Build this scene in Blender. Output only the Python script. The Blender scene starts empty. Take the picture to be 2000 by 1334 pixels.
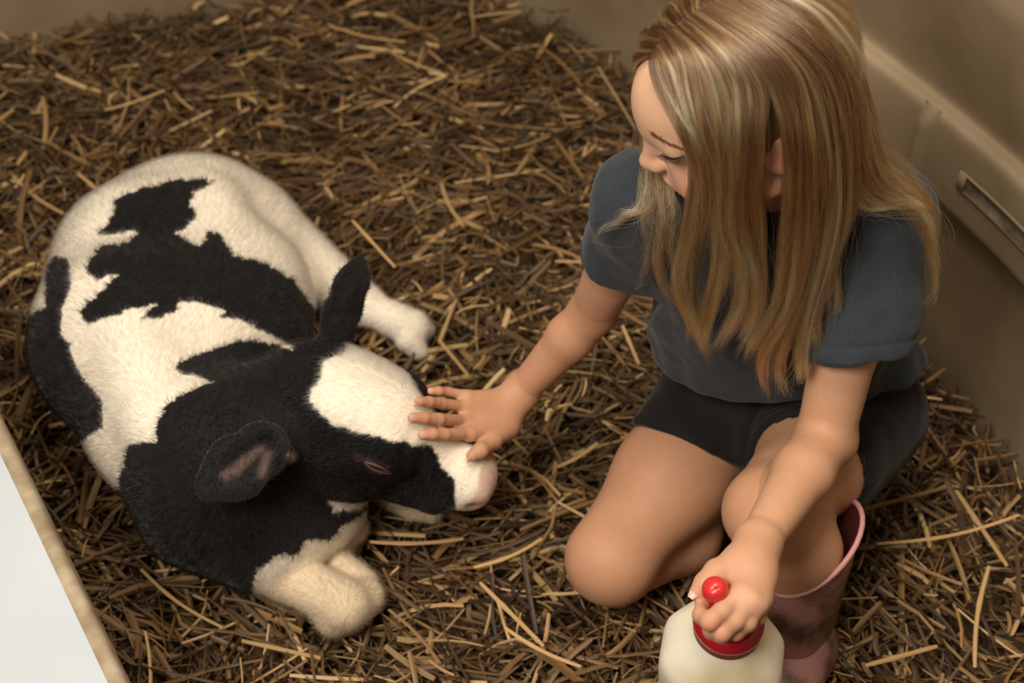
import bpy, math, random, time
import numpy as np
from mathutils import Vector
T0 = time.time()
rng = np.random.default_rng(7)
random.seed(7)
scene = bpy.context.scene
COL = scene.collection

# ---------------------------------------------------------------- camera
FPX, CAM_H, S45 = 2600.0, 1.5, math.sqrt(0.5)      # focal length in pixels of a 2000 px wide frame, camera height, 45 degree pitch
cam_data = bpy.data.cameras.new('camera')
cam_data.sensor_width = 36.0
cam_data.lens = FPX / 2000.0 * 36.0
cam_data.clip_start = 0.02
cam_data.dof.use_dof = True
cam_data.dof.focus_distance = 1.39
cam_data.dof.aperture_fstop = 4.4
cam = bpy.data.objects.new('camera', cam_data)
cam.location = (0, 0, CAM_H)
cam.rotation_euler = (math.radians(45), 0, 0)
COL.objects.link(cam)
scene.camera = cam

# ---------------------------------------------------------------- light
world = bpy.data.worlds.new('daylight')
scene.world = world
world.use_nodes = True
bg = world.node_tree.nodes['Background']
bg.inputs['Color'].default_value = (1.0, 0.90, 0.78, 1)
bg.inputs['Strength'].default_value = 0.07

def area_light(name, loc, aim, size, power, colour, size_y=None):
    d = bpy.data.lights.new(name, 'AREA')
    d.shape = 'RECTANGLE'
    d.size, d.size_y = size, size_y or size
    d.energy = power
    d.color = colour
    o = bpy.data.objects.new(name, d)
    o.location = loc
    o.rotation_euler = (Vector(aim) - Vector(loc)).to_track_quat('-Z', 'Y').to_euler()
    COL.objects.link(o)
    return o
area_light('open_roof_daylight', (0.10, 0.95, 2.35), (0.05, 1.1, 0.2), 0.8, 26, (1.0, 0.90, 0.76))
area_light('doorway_daylight', (-0.75, -0.05, 2.0), (0.15, 1.05, 0.3), 0.7, 34, (1.0, 0.91, 0.79))

cy = scene.cycles
cy.max_bounces = 7
cy.diffuse_bounces = 4
cy.glossy_bounces = 4
cy.transmission_bounces = 6
cy.adaptive_threshold = 0.04

vs = scene.view_settings
vs.view_transform = 'Standard'
vs.look = 'None'
vs.gamma = 1.0
vs.use_curve_mapping = False
vs.exposure = 0.10

# ---------------------------------------------------------------- helpers: points
def V3(*a):
    return np.array(a, float)
def ray(px, py):
    u, v = (px - 1000.0) / FPX, (py - 667.0) / FPX
    return V3(u, S45 * (1 - v), -S45 * (1 + v))
def W(px, py, z):                  # point of height z on the sight line through a pixel
    d = ray(px, py)
    return V3(0, 0, CAM_H) + d * ((CAM_H - z) / -d[2])
def D(px, py, depth):              # point at a given depth
    return V3(0, 0, CAM_H) + ray(px, py) * depth
def project(P):
    P = np.asarray(P, float)
    dz = CAM_H - P[..., 2]
    dep = (P[..., 1] + dz) * S45
    return np.stack([1000 + P[..., 0] / dep * FPX, 667 + (dz - P[..., 1]) * S45 / dep * FPX, dep], -1)
def unit(v):
    v = np.asarray(v, float)
    return v / np.linalg.norm(v)

# ---------------------------------------------------------------- helpers: signed distance shapes
class Prim:
    __slots__ = ('fn', 'c', 'r', 'k', 'op', 'tag')
class Sdf:
    def __init__(self):
        self.p = []
    def add(self, fn, c, r, k, op='u', tag=0):
        q = Prim(); q.fn, q.c, q.r, q.k, q.op, q.tag = fn, np.asarray(c, float), r, k, op, tag
        self.p.append(q)
    def cone(self, a, b, ra, rb, k=.01, op='u', tag=0, flat=None, fs=1.0):
        a, b = np.asarray(a, float), np.asarray(b, float)
        if flat is not None:
            n = unit(flat)
            def sq(P, o): return P + ((P - o) @ n)[:, None] * n * (1 / fs - 1)
            b2 = b + ((b - a) @ n) * n * (1 / fs - 1)
        else:
            b2 = b
        ba = b2 - a; bb = max(float(ba @ ba), 1e-12)
        def fn(P):
            Q = sq(P, a) if flat is not None else P
            t = np.clip((Q - a) @ ba / bb, 0, 1)
            d = np.linalg.norm(Q - a - t[:, None] * ba, axis=1) - (ra + t * (rb - ra))
            return d * (min(fs, 1) ** .5 if flat is not None else 1)
        self.add(fn, (a + b) / 2, np.linalg.norm(b - a) / 2 + max(ra, rb) * max(1, fs), k, op, tag)
    def chain(self, pts, rad, k=.01, op='u', tag=0, flat=None, fs=1.0, k0=None):
        for i in range(len(pts) - 1):
            self.cone(pts[i], pts[i + 1], rad[i], rad[i + 1], (k0 if (i == 0 and k0 is not None) else k), op, tag, flat, fs)
    def ball(self, c, r, k=.01, op='u', tag=0):
        c = np.asarray(c, float)
        self.add(lambda P: np.linalg.norm(P - c, axis=1) - r, c, r, k, op, tag)
    def ell(self, c, rad, axes=None, k=.01, op='u', tag=0):
        c = np.asarray(c, float); rad = np.asarray(rad, float)
        M = np.eye(3) if axes is None else np.array([unit(x) for x in axes])
        def fn(P):
            q = (P - c) @ M.T
            k0 = np.linalg.norm(q / rad, axis=1)
            k1 = np.linalg.norm(q / rad ** 2, axis=1) + 1e-9
            return k0 * (k0 - 1) / k1
        self.add(fn, c, rad.max(), k, op, tag)
    def plane(self, c, n, k=.004, op='s', where=None):      # cuts away the half space n points into
        c = np.asarray(c, float); n = unit(n)
        if where is None:
            self.add(lambda P: -((P - c) @ n), c, 9.0, k, op)
        else:
            wa, wb, wr = np.asarray(where[0], float), np.asarray(where[1], float), where[2]      # only inside this capsule
            ba = wb - wa; bb = float(ba @ ba)
            def fn(P):
                t = np.clip((P - wa) @ ba / bb, 0, 1)
                return np.maximum(-((P - c) @ n), np.linalg.norm(P - wa - t[:, None] * ba, axis=1) - wr)
            self.add(fn, (wa + wb) / 2, np.linalg.norm(ba) / 2 + wr, k, op)
    def _run(self, P, prims):
        d = np.full(len(P), 0.5)
        for q in prims:
            e = q.fn(P)
            if q.op == 'u':
                h = np.maximum(q.k - np.abs(d - e), 0) / q.k
                d = np.minimum(d, e) - h * h * q.k * .25
            else:
                e = -e
                h = np.maximum(q.k - np.abs(d - e), 0) / q.k
                d = np.maximum(d, e) + h * h * q.k * .25
        return d
    def near(self, c, r):
        if getattr(self, '_n', -1) != len(self.p):
            self._n = len(self.p)
            self._c = np.array([q.c for q in self.p]); self._r = np.array([q.r + q.k + .02 for q in self.p])
        d = self._c - c
        return [self.p[i] for i in np.where((d * d).sum(1) < (self._r + r) ** 2)[0]]
    def __call__(self, P):
        P = np.asarray(P, float)
        out = np.empty(len(P))
        b = np.floor(P / .06)
        order = np.lexsort((b[:, 2], b[:, 1], b[:, 0]))
        key = b[order]
        cut = np.r_[0, np.where(np.any(np.diff(key, axis=0) != 0, axis=1))[0] + 1, len(P)]
        for i, j in zip(cut[:-1], cut[1:]):
            o = order[i:j]
            c = (key[i] + .5) * .06
            out[o] = self._run(P[o], self.near(c, .054))
        return out
    def grad(self, P, e=.001):
        g = np.empty((len(P), 3))
        for i in range(3):
            o = np.zeros(3); o[i] = e
            g[:, i] = self(P + o) - self(P - o)
        return g / (np.linalg.norm(g, axis=1)[:, None] + 1e-12)
    def march(self, px, py, off=0.0, d0=.9, d1=2.4):         # first hit of the sight line with the surface moved out by off
        dr = ray(px, py); t = d0
        L = np.linalg.norm(dr)
        for _ in range(120):
            d = float(self._run((V3(0, 0, CAM_H) + dr * t)[None], self.p)[0]) - off
            if d < .0004: return t
            t += max(d, .0005) / L * .9
            if t > d1: return None
        return None

def march_many(f, px, py, off=0.0, d0=.8, d1=2.2):      # first hits of many sight lines, nan where none
    px, py = np.asarray(px, float), np.asarray(py, float)
    u, v = (px - 1000) / FPX, (py - 667) / FPX
    dr = np.stack([u, S45 * (1 - v), -S45 * (1 + v)], 1); L = np.linalg.norm(dr, axis=1)
    off = np.broadcast_to(off, px.shape)
    t = np.full(len(px), d0); live = np.ones(len(px), bool); hit = np.zeros(len(px), bool)
    for _ in range(110):
        i = np.where(live)[0]
        if not len(i): break
        d = f._run(V3(0, 0, CAM_H) + dr[i] * t[i][:, None], f.p) - off[i]
        h = d < .0005
        hit[i[h]] = True; live[i[h]] = False
        t[i[~h]] += np.maximum(d[~h], .0006) / L[i[~h]] * .92
        live[t > d1] = False
    return np.where(hit, t, np.nan)

def mesh_sdf(f, lo, hi, h, B=12, smooth=1):
    lo = np.asarray(lo, float); hi = np.asarray(hi, float)
    nb = np.ceil((hi - lo) / (h * B)).astype(int)
    n = nb * B + 1
    F = np.full(n, 1.0, np.float32)
    ar = np.arange(B + 1) * h
    gx, gy, gz = np.meshgrid(ar, ar, ar, indexing='ij')
    off = np.stack([gx, gy, gz], -1).reshape(-1, 3)
    R = B * h * math.sqrt(3) / 2
    bi = np.stack(np.meshgrid(*[np.arange(m) for m in nb], indexing='ij'), -1).reshape(-1, 3)
    cen = lo + (bi + .5) * B * h
    for b, c in zip(bi, cen):
        pr = f.near(c, R)
        if not pr: continue
        dc = f._run(c[None], pr)[0]
        sl = tuple(slice(b[i] * B, b[i] * B + B + 1) for i in range(3))
        if abs(dc) > R * 1.5 + .004:
            F[sl] = np.where(F[sl] == 1.0, np.float32(dc), F[sl])
            continue
        F[sl] = f._run(lo + b * B * h + off, pr).reshape(B + 1, B + 1, B + 1)
    neg = F < 0
    cs = neg[:-1, :-1, :-1].astype(np.int8)
    s = np.zeros(np.array(n) - 1, np.int8)
    for dx in (0, 1):
        for dy in (0, 1):
            for dz in (0, 1):
                s += neg[dx:n[0] - 1 + dx, dy:n[1] - 1 + dy, dz:n[2] - 1 + dz]
    act = (s > 0) & (s < 8)
    idx = np.argwhere(act)
    vid = np.full(act.shape, -1, np.int64)
    vid[act] = np.arange(len(idx))
    acc = np.zeros((len(idx), 3)); cnt = np.zeros(len(idx))
    corners = [(0, 0, 0), (1, 0, 0), (0, 1, 0), (1, 1, 0), (0, 0, 1), (1, 0, 1), (0, 1, 1), (1, 1, 1)]
    val = [F[idx[:, 0] + c[0], idx[:, 1] + c[1], idx[:, 2] + c[2]].astype(float) for c in corners]
    for i in range(8):
        for j in range(i + 1, 8):
            if sum(abs(corners[i][m] - corners[j][m]) for m in range(3)) != 1: continue
            m = (val[i] < 0) != (val[j] < 0)
            t = val[i][m] / (val[i][m] - val[j][m])
            ci, cj = np.array(corners[i], float), np.array(corners[j], float)
            acc[m] += ci + t[:, None] * (cj - ci); cnt[m] += 1
    verts = lo + (idx + acc / cnt[:, None]) * h
    quads = []
    for ax in range(3):
        a, b = [(1, 2), (2, 0), (0, 1)][ax]
        sl0 = [slice(1, n[i] - 1) for i in range(3)]; sl1 = list(sl0)
        sl0[ax] = slice(0, n[ax] - 1); sl1[ax] = slice(1, n[ax])
        A, Bq = neg[tuple(sl0)], neg[tuple(sl1)]
        e = np.argwhere(A != Bq)
        fl = A[tuple(e.T)]
        off3 = np.ones(3, int); off3[ax] = 0
        e = e + off3
        ea = np.zeros(3, int); ea[a] = 1
        eb = np.zeros(3, int); eb[b] = 1
        q = [vid[tuple((e - ea - eb).T)], vid[tuple((e - eb).T)], vid[tuple(e.T)], vid[tuple((e - ea).T)]]
        q = np.stack(q, 1)
        q[~fl] = q[~fl][:, ::-1]
        quads.append(q[(q >= 0).all(1)])
    quads = np.concatenate(quads)
    for _ in range(smooth):
        verts = relax(verts, quads)
    return verts, quads

def relax(v, q, w=.5):
    s = np.zeros_like(v); c = np.zeros(len(v))
    for i in range(4):
        a, b = q[:, i], q[:, (i + 1) % 4]
        np.add.at(s, a, v[b]); np.add.at(c, a, 1)
        np.add.at(s, b, v[a]); np.add.at(c, b, 1)
    m = c > 0
    o = v.copy(); o[m] = v[m] * (1 - w) + w * s[m] / c[m][:, None]
    return o

def vnoise(P, seed=0):             # smooth value noise, about -1..1
    P = np.asarray(P, float)
    i = np.floor(P).astype(np.int64); f = P - i
    f = f * f * (3 - 2 * f)
    def hsh(a):
        n = (a[:, 0] * 73856093) ^ (a[:, 1] * 19349663) ^ (a[:, 2] * 83492791) ^ (seed * 2654435761)
        n = (n ^ (n >> 13)) * 1274126177 & 0x7fffffff
        n = (n ^ (n >> 16)) & 0xffff
        return n / 32767.5 - 1
    r = 0
    for dx in (0, 1):
        for dy in (0, 1):
            for dz in (0, 1):
                w = (f[:, 0] if dx else 1 - f[:, 0]) * (f[:, 1] if dy else 1 - f[:, 1]) * (f[:, 2] if dz else 1 - f[:, 2])
                r = r + w * hsh(i + [dx, dy, dz])
    return r

def inpoly(pts, poly):
    x, y = pts[:, 0], pts[:, 1]
    r = np.zeros(len(pts), bool)
    n = len(poly)
    for i in range(n):
        x0, y0 = poly[i]; x1, y1 = poly[(i + 1) % n]
        if y0 == y1: continue
        c = ((y0 > y) != (y1 > y)) & (x < (x1 - x0) * (y - y0) / (y1 - y0) + x0)
        r ^= c
    return r

# ---------------------------------------------------------------- helpers: Blender objects
def mesh_obj(name, verts, faces, mat=None, parent=None, smooth=True, col=None, mats=None, midx=None):
    me = bpy.data.meshes.new(name)
    verts = np.asarray(verts, np.float32)
    if isinstance(faces, np.ndarray):
        nf, k = faces.shape
        me.vertices.add(len(verts)); me.vertices.foreach_set('co', verts.ravel())
        me.loops.add(nf * k); me.loops.foreach_set('vertex_index', faces.astype(np.int32).ravel())
        me.polygons.add(nf); me.polygons.foreach_set('loop_start', np.arange(nf, dtype=np.int32) * k)
        me.update(calc_edges=True)
    else:
        me.from_pydata(verts.tolist(), [], faces); me.update()
    me.polygons.foreach_set('use_smooth', np.full(len(me.polygons), smooth))
    if col is not None:
        at = me.color_attributes.new('tint', 'FLOAT_COLOR', 'POINT')
        c = np.ones((len(verts), 4), np.float32); c[:, :3] = col
        at.data.foreach_set('color', c.ravel())
    for m in (mats or ([mat] if mat else [])): me.materials.append(m)
    if midx is not None: me.polygons.foreach_set('material_index', np.asarray(midx, np.int32))
    o = bpy.data.objects.new(name, me)
    COL.objects.link(o)
    if parent is not None: o.parent = parent
    return o
def curves_obj(name, pts, rad, col, mat, parent=None):       # pts (N, M, 3), rad (N, M), col (N, 3)
    N, M = pts.shape[:2]
    cu = bpy.data.hair_curves.new(name)
    cu.add_curves([M] * N)
    cu.attributes['position'].data.foreach_set('vector', pts.astype(np.float32).ravel())
    a = cu.attributes.get('radius') or cu.attributes.new('radius', 'FLOAT', 'POINT')
    a.data.foreach_set('value', rad.astype(np.float32).ravel())
    per = col.ndim == 3
    c = np.ones((N * M, 4) if per else (N, 4), np.float32); c[:, :3] = col.reshape(-1, 3)
    a = cu.attributes.new('tint', 'FLOAT_COLOR', 'POINT' if per else 'CURVE')
    a.data.foreach_set('color', c.ravel())
    cu.materials.append(mat)
    o = bpy.data.objects.new(name, cu)
    COL.objects.link(o)
    if parent is not None: o.parent = parent
    return o
def tag(o, label=None, cat=None, group=None, kind=None):
    if label: o['label'] = label
    if cat: o['category'] = cat
    if group: o['group'] = group
    if kind: o['kind'] = kind
    return o
def srgb(r, g, b):
    return tuple(((c / 255) / 12.92 if c <= 10.3 else ((c / 255 + .055) / 1.055) ** 2.4) for c in (r, g, b))

def material(name, colour=None, rough=.6, attr=False, sss=0, sssr=(1, .35, .2), sheen=0, spec=.5, noise=None, bump=None, coat=0, trans=0):
    m = bpy.data.materials.new(name); m.use_nodes = True
    nt = m.node_tree; b = nt.nodes['Principled BSDF']
    b.inputs['Roughness'].default_value = rough
    b.inputs['Specular IOR Level'].default_value = spec
    src = None
    if attr:
        a = nt.nodes.new('ShaderNodeAttribute'); a.attribute_name = 'tint'; src = a.outputs['Color']
    else:
        b.inputs['Base Color'].default_value = (*colour, 1)
    if noise:                           # (scale, dark colour, light colour, detail, low, high): colour mottling
        tc = nt.nodes.new('ShaderNodeTexCoord'); nz = nt.nodes.new('ShaderNodeTexNoise'); rp = nt.nodes.new('ShaderNodeValToRGB')
        nz.inputs['Scale'].default_value = noise[0]; nz.inputs['Detail'].default_value = noise[3]
        rp.color_ramp.elements[0].position, rp.color_ramp.elements[1].position = noise[4], noise[5]
        rp.color_ramp.elements[0].color = (*noise[1], 1); rp.color_ramp.elements[1].color = (*noise[2], 1)
        nt.links.new(tc.outputs['Object'], nz.inputs['Vector']); nt.links.new(nz.outputs['Fac'], rp.inputs['Fac'])
        if src is None:
            src = rp.outputs['Color']
        else:
            mx = nt.nodes.new('ShaderNodeMix'); mx.data_type = 'RGBA'; mx.blend_type = 'MULTIPLY'; mx.inputs[0].default_value = 1
            nt.links.new(src, mx.inputs[6]); nt.links.new(rp.outputs['Color'], mx.inputs[7]); src = mx.outputs[2]
    if src is not None: nt.links.new(src, b.inputs['Base Color'])
    if bump:                            # (scale, strength, distance)
        tc = nt.nodes.new('ShaderNodeTexCoord'); nz = nt.nodes.new('ShaderNodeTexNoise'); bp = nt.nodes.new('ShaderNodeBump')
        nz.inputs['Scale'].default_value = bump[0]; nz.inputs['Detail'].default_value = 4
        bp.inputs['Strength'].default_value = bump[1]; bp.inputs['Distance'].default_value = bump[2]
        nt.links.new(tc.outputs['Object'], nz.inputs['Vector']); nt.links.new(nz.outputs['Fac'], bp.inputs['Height'])
        nt.links.new(bp.outputs['Normal'], b.inputs['Normal'])
    if sss:
        b.inputs['Subsurface Weight'].default_value = sss
        b.inputs['Subsurface Radius'].default_value = sssr
        b.inputs['Subsurface Scale'].default_value = .006
    if sheen:
        b.inputs['Sheen Weight'].default_value = sheen
    if coat:
        b.inputs['Coat Weight'].default_value = coat; b.inputs['Coat Roughness'].default_value = .2
    if trans:
        b.inputs['Transmission Weight'].default_value = trans
    return m
def hair_material(name, rough=.35, radial=.4, coat=0.0, ior=1.55):
    m = bpy.data.materials.new(name); m.use_nodes = True
    nt = m.node_tree; nt.nodes.clear()
    out = nt.nodes.new('ShaderNodeOutputMaterial'); h = nt.nodes.new('ShaderNodeBsdfHairPrincipled')
    h.model = 'CHIANG'; h.parametrization = 'COLOR'
    h.inputs['Roughness'].default_value = rough; h.inputs['Radial Roughness'].default_value = radial
    h.inputs['Coat'].default_value = coat; h.inputs['IOR'].default_value = ior
    a = nt.nodes.new('ShaderNodeAttribute'); a.attribute_name = 'tint'
    nt.links.new(a.outputs['Color'], h.inputs['Color']); nt.links.new(h.outputs[0], out.inputs['Surface'])
    return m

def spline(pts, n):                # Catmull-Rom through points, n samples
    P = np.asarray(pts, float)
    Q = np.vstack([2 * P[0] - P[1], P, 2 * P[-1] - P[-2]])
    t = np.linspace(0, len(P) - 1, n); i = np.minimum(t.astype(int), len(P) - 2); f = (t - i)[:, None]
    a, b, c, d = Q[i], Q[i + 1], Q[i + 2], Q[i + 3]
    return .5 * (2 * b + (c - a) * f + (2 * a - 5 * b + 4 * c - d) * f ** 2 + (3 * b - a - 3 * c + d) * f ** 3)
N_STRAW, N_FUR, N_HAIR = 20000, 120000, 26000
# ================================================================ the pen
foot = spline([(-1.75, 1.95), (-1.35, 2.14), (-1.016, 2.287), (-.56, 2.47), (-.30, 2.56), (-.06, 2.46), (.234, 2.135), (.45, 1.80), (.633, 1.458), (.724, 1.211), (.80, .90), (.845, .5), (.86, .1)], 140)
tan = np.gradient(foot, axis=0); tan /= np.linalg.norm(tan, axis=1)[:, None]
inw = np.stack([tan[:, 1], -tan[:, 0]], 1)                     # towards the inside of the pen
def sweep(name, prof, mat, a, b, parent=None):
    n = b - a
    prof = np.array(prof)
    v = []
    for i in range(a, b):
        for o, z in prof:
            v.append((*(foot[i] + inw[i] * o), z))
    m = len(prof)
    f = [(i * m + j, i * m + j + 1, (i + 1) * m + j + 1, (i + 1) * m + j) for i in range(n - 1) for j in range(m - 1)]
    return mesh_obj(name, v, np.array(f), mat, parent)
def fillet(pts, n=5, r=.012):
    pts = np.array(pts, float); out = [pts[0]]
    for i in range(1, len(pts) - 1):
        a, b, c = pts[i - 1], pts[i], pts[i + 1]
        r1 = min(r, np.linalg.norm(b - a) * .45); r2 = min(r, np.linalg.norm(c - b) * .45)
        p, q = b + unit(a - b) * r1, b + unit(c - b) * r2
        for t in np.linspace(0, 1, n): out.append((1 - t) ** 2 * p + 2 * t * (1 - t) * b + t * t * q)
    out.append(pts[-1]); return out
M_wall = material('cream_plastic', srgb(184, 168, 146), rough=.55, noise=(5.0, srgb(132, 112, 86), srgb(168, 148, 120), 6, .3, .75), bump=(40, .12, .004))
wall_prof = fillet([(0, -.05), (0, .285), (.022, .305), (.024, .428), (.018, .436), (.003, .438), (.001, .448), (.022, .53), (.045, .64), (.04, 1.0), (-.06, 1.5), (-.3, 1.9)])
split = 66
w_back = tag(sweep('wall_back', wall_prof, M_wall, 0, split + 1), 'cream moulded plastic back wall of the pen', kind='structure')
w_right = tag(sweep('wall_right', wall_prof, M_wall, split, len(foot)), 'cream moulded plastic wall behind the girl', kind='structure')
# upright rib and long recessed slot moulded into the belt of the right wall
def foot_at(px, py, z):            # place on the wall seen at a pixel
    d = ray(px, py); best = None
    for i in range(split, len(foot) - 1):
        t = foot[i][1] / d[1]
        e = abs(foot[i][0] - d[0] * t)
        if best is None or e < best[0]: best = (e, i)
    return best[1]
def on_wall(i, o, z, along=0.0):
    p = foot[i] + inw[i] * o + tan[i] * along
    return V3(p[0], p[1], z)
def rib(i, w, z0, z1, o0, o1, name, mat, parent):
    v = []; f = []
    zs = np.linspace(z0, z1, 9)
    pr_ = [(-w, o0), (-w * .55, o1), (w * .55, o1), (w, o0)]
    for k, z in enumerate(zs):
        e = 1 - max(0, abs((z - (z0 + z1) / 2) / ((z1 - z0) / 2)) - .8) / .2 * .9
        for al, oo in pr_: v.append(on_wall(i, o0 + (oo - o0) * e, z, al))
    for k in range(8):
        for j in range(3): f.append((k * 4 + j, k * 4 + j + 1, k * 4 + 5 + j, k * 4 + 4 + j))
    return mesh_obj(name, v, np.array(f), mat, parent)
ir = foot_at(1834, 250, .38)
rib(ir, .016, .30, .438, .021, .036, 'rib', M_wall, w_right)
i0, i1 = foot_at(1902, 330, .37), foot_at(2100, 420, .37)
M_grime = material('grimy_slot', srgb(110, 96, 78), rough=.8, noise=(45, srgb(78, 66, 52), srgb(140, 124, 102), 6, .35, .7))
ss = np.linspace(i0, i1, 24)
def slot_pt(s, o, z):
    i = int(min(s, len(foot) - 2)); fr = s - i
    p = foot[i] * (1 - fr) + foot[i + 1] * fr + inw[i] * o
    return V3(p[0], p[1], z)
sp = [(.0245, .354), (.0262, .356), (.0262, .3585), (.0246, .360), (.0246, .379), (.0262, .3805), (.0262, .383), (.0245, .385)]
v = [slot_pt(s, o, z) for s in ss for o, z in sp]; m = len(sp)
f = [(i * m + j, i * m + j + 1, (i + 1) * m + j + 1, (i + 1) * m + j) for i in range(len(ss) - 1) for j in range(m - 1)]
fm = [1 if 2 <= (k % (m - 1)) <= 4 else 0 for k in range(len(f))]
slot = mesh_obj('slot', v, np.array(f), parent=w_right, mats=[M_wall, M_grime], midx=fm)
slot['label'] = 'long grimy recessed slot moulded into the wall'
ev = [slot_pt(i0 + d, o, z) for d in (-.25, .05, .3) for o, z in ((.0245, .355), (.0270, .357), (.0270, .382), (.0245, .384))]
ef = [(i * 4 + j, i * 4 + j + 1, (i + 1) * 4 + j + 1, (i + 1) * 4 + j) for i in range(2) for j in range(3)]
mesh_obj('slot_end', ev, np.array(ef), M_wall, slot)

# ground under the bedding
def bed_z(x, y):
    P = np.stack([np.asarray(x, float) * 3.2, np.asarray(y, float) * 3.2, np.zeros_like(np.asarray(x, float))], -1).reshape(-1, 3)
    r = .022 + .016 * vnoise(P, 31) + .008 * vnoise(P * 3.1, 32)
    return r.reshape(np.shape(x))
gx = np.linspace(-1.8, 1.0, 90); gy = np.linspace(-.2, 2.7, 90)
GX, GY = np.meshgrid(gx, gy, indexing='ij')
GZ = bed_z(GX, GY) - .012
n = 90
f = np.array([(i * n + j, (i + 1) * n + j, (i + 1) * n + j + 1, i * n + j + 1) for i in range(n - 1) for j in range(n - 1)])
M_soil = material('trodden_litter', srgb(62, 45, 28), rough=.95, noise=(60, srgb(38, 26, 16), srgb(96, 70, 42), 8, .3, .7), bump=(120, .8, .01))
tag(mesh_obj('floor', np.stack([GX, GY, GZ], -1).reshape(-1, 3), f, M_soil), 'dark trodden litter under the straw', kind='structure')

# straw: flattened bent stalks
def stalks(C, ang, tilt, L, wid, bend, kink, thick=.45):
    n = len(C); S = 5
    t = np.linspace(-.5, .5, S)
    d = np.stack([np.cos(ang) * np.cos(tilt), np.sin(ang) * np.cos(tilt), np.sin(tilt)], 1)
    s = np.stack([-np.sin(ang), np.cos(ang), np.zeros(n)], 1)
    up = np.cross(d, s)
    prof = (t ** 2 - .08)
    kk = np.maximum(t - .1, 0)
    P = C[:, None] + d[:, None] * (t[None, :, None] * L[:, None, None]) + s[:, None] * (prof[None, :, None] * (bend * L)[:, None, None]) + s[:, None] * (kk[None, :, None] * (kink * L)[:, None, None]) - up[:, None] * (prof[None, :, None] * (np.abs(bend) * L * .3)[:, None, None])
    roll = rng.random(n) * 3.14
    a1 = s * np.cos(roll)[:, None] + up * np.sin(roll)[:, None]
    a2 = -s * np.sin(roll)[:, None] + up * np.cos(roll)[:, None]
    w = wid[:, None, None]
    tp = np.array([.85, 1, 1, 1, .8])[None, :, None]
    V = np.stack([P + a1[:, None] * w * tp * .5, P + a2[:, None] * w * tp * .5 * thick, P - a1[:, None] * w * tp * .5, P - a2[:, None] * w * tp * .5 * thick], 2)
    V = V.reshape(n, S * 4, 3)
    fq = []
    for i in range(S - 1):
        for j in range(4): fq.append((i * 4 + j, i * 4 + (j + 1) % 4, (i + 1) * 4 + (j + 1) % 4, (i + 1) * 4 + j))
    fq += [(3, 2, 1, 0), ((S - 1) * 4, (S - 1) * 4 + 1, (S - 1) * 4 + 2, (S - 1) * 4 + 3)]
    fq = np.array(fq)
    Fq = (fq[None] + (np.arange(n) * S * 4)[:, None, None]).reshape(-1, 4)
    return V.reshape(-1, 3), Fq, S * 4
def pen_mask(x, y, mar=.0):        # inside the pen
    i = np.argmin((foot[None, :, 0] - x[:, None]) ** 2 + (foot[None, :, 1] - y[:, None]) ** 2, axis=1)
    d = (x - foot[i, 0]) * inw[i, 0] + (y - foot[i, 1]) * inw[i, 1]
    pe = EDGE0 + (EDGE1 - EDGE0) * 0
    e = EDGE1[:2] - EDGE0[:2]; nn = np.array([-e[1], e[0]]); nn = nn / np.linalg.norm(nn)
    side = (x - EDGE0[0]) * nn[0] + (y - EDGE0[1]) * nn[1]
    return (d > mar) & (side > .0), d
EDGE0, EDGE1 = W(-60, 690, .30), W(262, 1358, .30)
def straw_colours(n):
    pal = np.array([srgb(*c) for c in ((80, 59, 36), (102, 76, 46), (124, 94, 58), (146, 114, 73), (176, 142, 96), (206, 172, 122), (100, 80, 56), (72, 55, 39))])
    w = np.array([.20, .2, .17, .12, .09, .06, .10, .10])
    c = pal[rng.choice(len(pal), n, p=w / w.sum())]
    return np.clip(c * (1 + rng.normal(size=(n, 1)) * .14), .01, .8)
M_straw = material('straw', rough=.55, attr=True, spec=.35)
m = int(N_STRAW * 1.75)
x = rng.uniform(-1.45, .86, m); y = rng.uniform(.45, 2.62, m)
ok, dist = pen_mask(x, y, .02)
x, y, dist = x[ok][:N_STRAW], y[ok][:N_STRAW], dist[ok][:N_STRAW]
m = len(x)
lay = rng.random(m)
L = np.exp(rng.normal(-2.80, .55, m)).clip(.018, .24)
L = np.minimum(L, np.maximum(dist * 1.6, .03))
wid = .0026 + .0062 * rng.random(m) ** 1.4 * (1 + .3 * (L > .1))
pile = np.exp(-((x - .15) ** 2 + (y - 2.25) ** 2) / .10) * .05 + np.exp(-(dist / .10) ** 2) * .03
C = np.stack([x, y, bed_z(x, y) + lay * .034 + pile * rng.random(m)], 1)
patch = vnoise(np.stack([x * 4, y * 4, x * 0], 1), 77) * 2.2
ang = np.where(rng.random(m) < .45, patch + rng.normal(size=m) * .5, rng.uniform(0, 6.283, m))
tilt = rng.normal(size=m) * .22
V, F, k = stalks(C, ang, tilt, L, wid, rng.normal(size=m) * .22, np.where(rng.random(m) < .25, rng.normal(size=m) * .8, 0))
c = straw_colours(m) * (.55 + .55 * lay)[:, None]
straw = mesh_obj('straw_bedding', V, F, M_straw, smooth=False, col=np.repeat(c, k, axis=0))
tag(straw, 'loose brown and gold straw bedding covering the whole pen floor', 'straw', kind='stuff')
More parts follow.
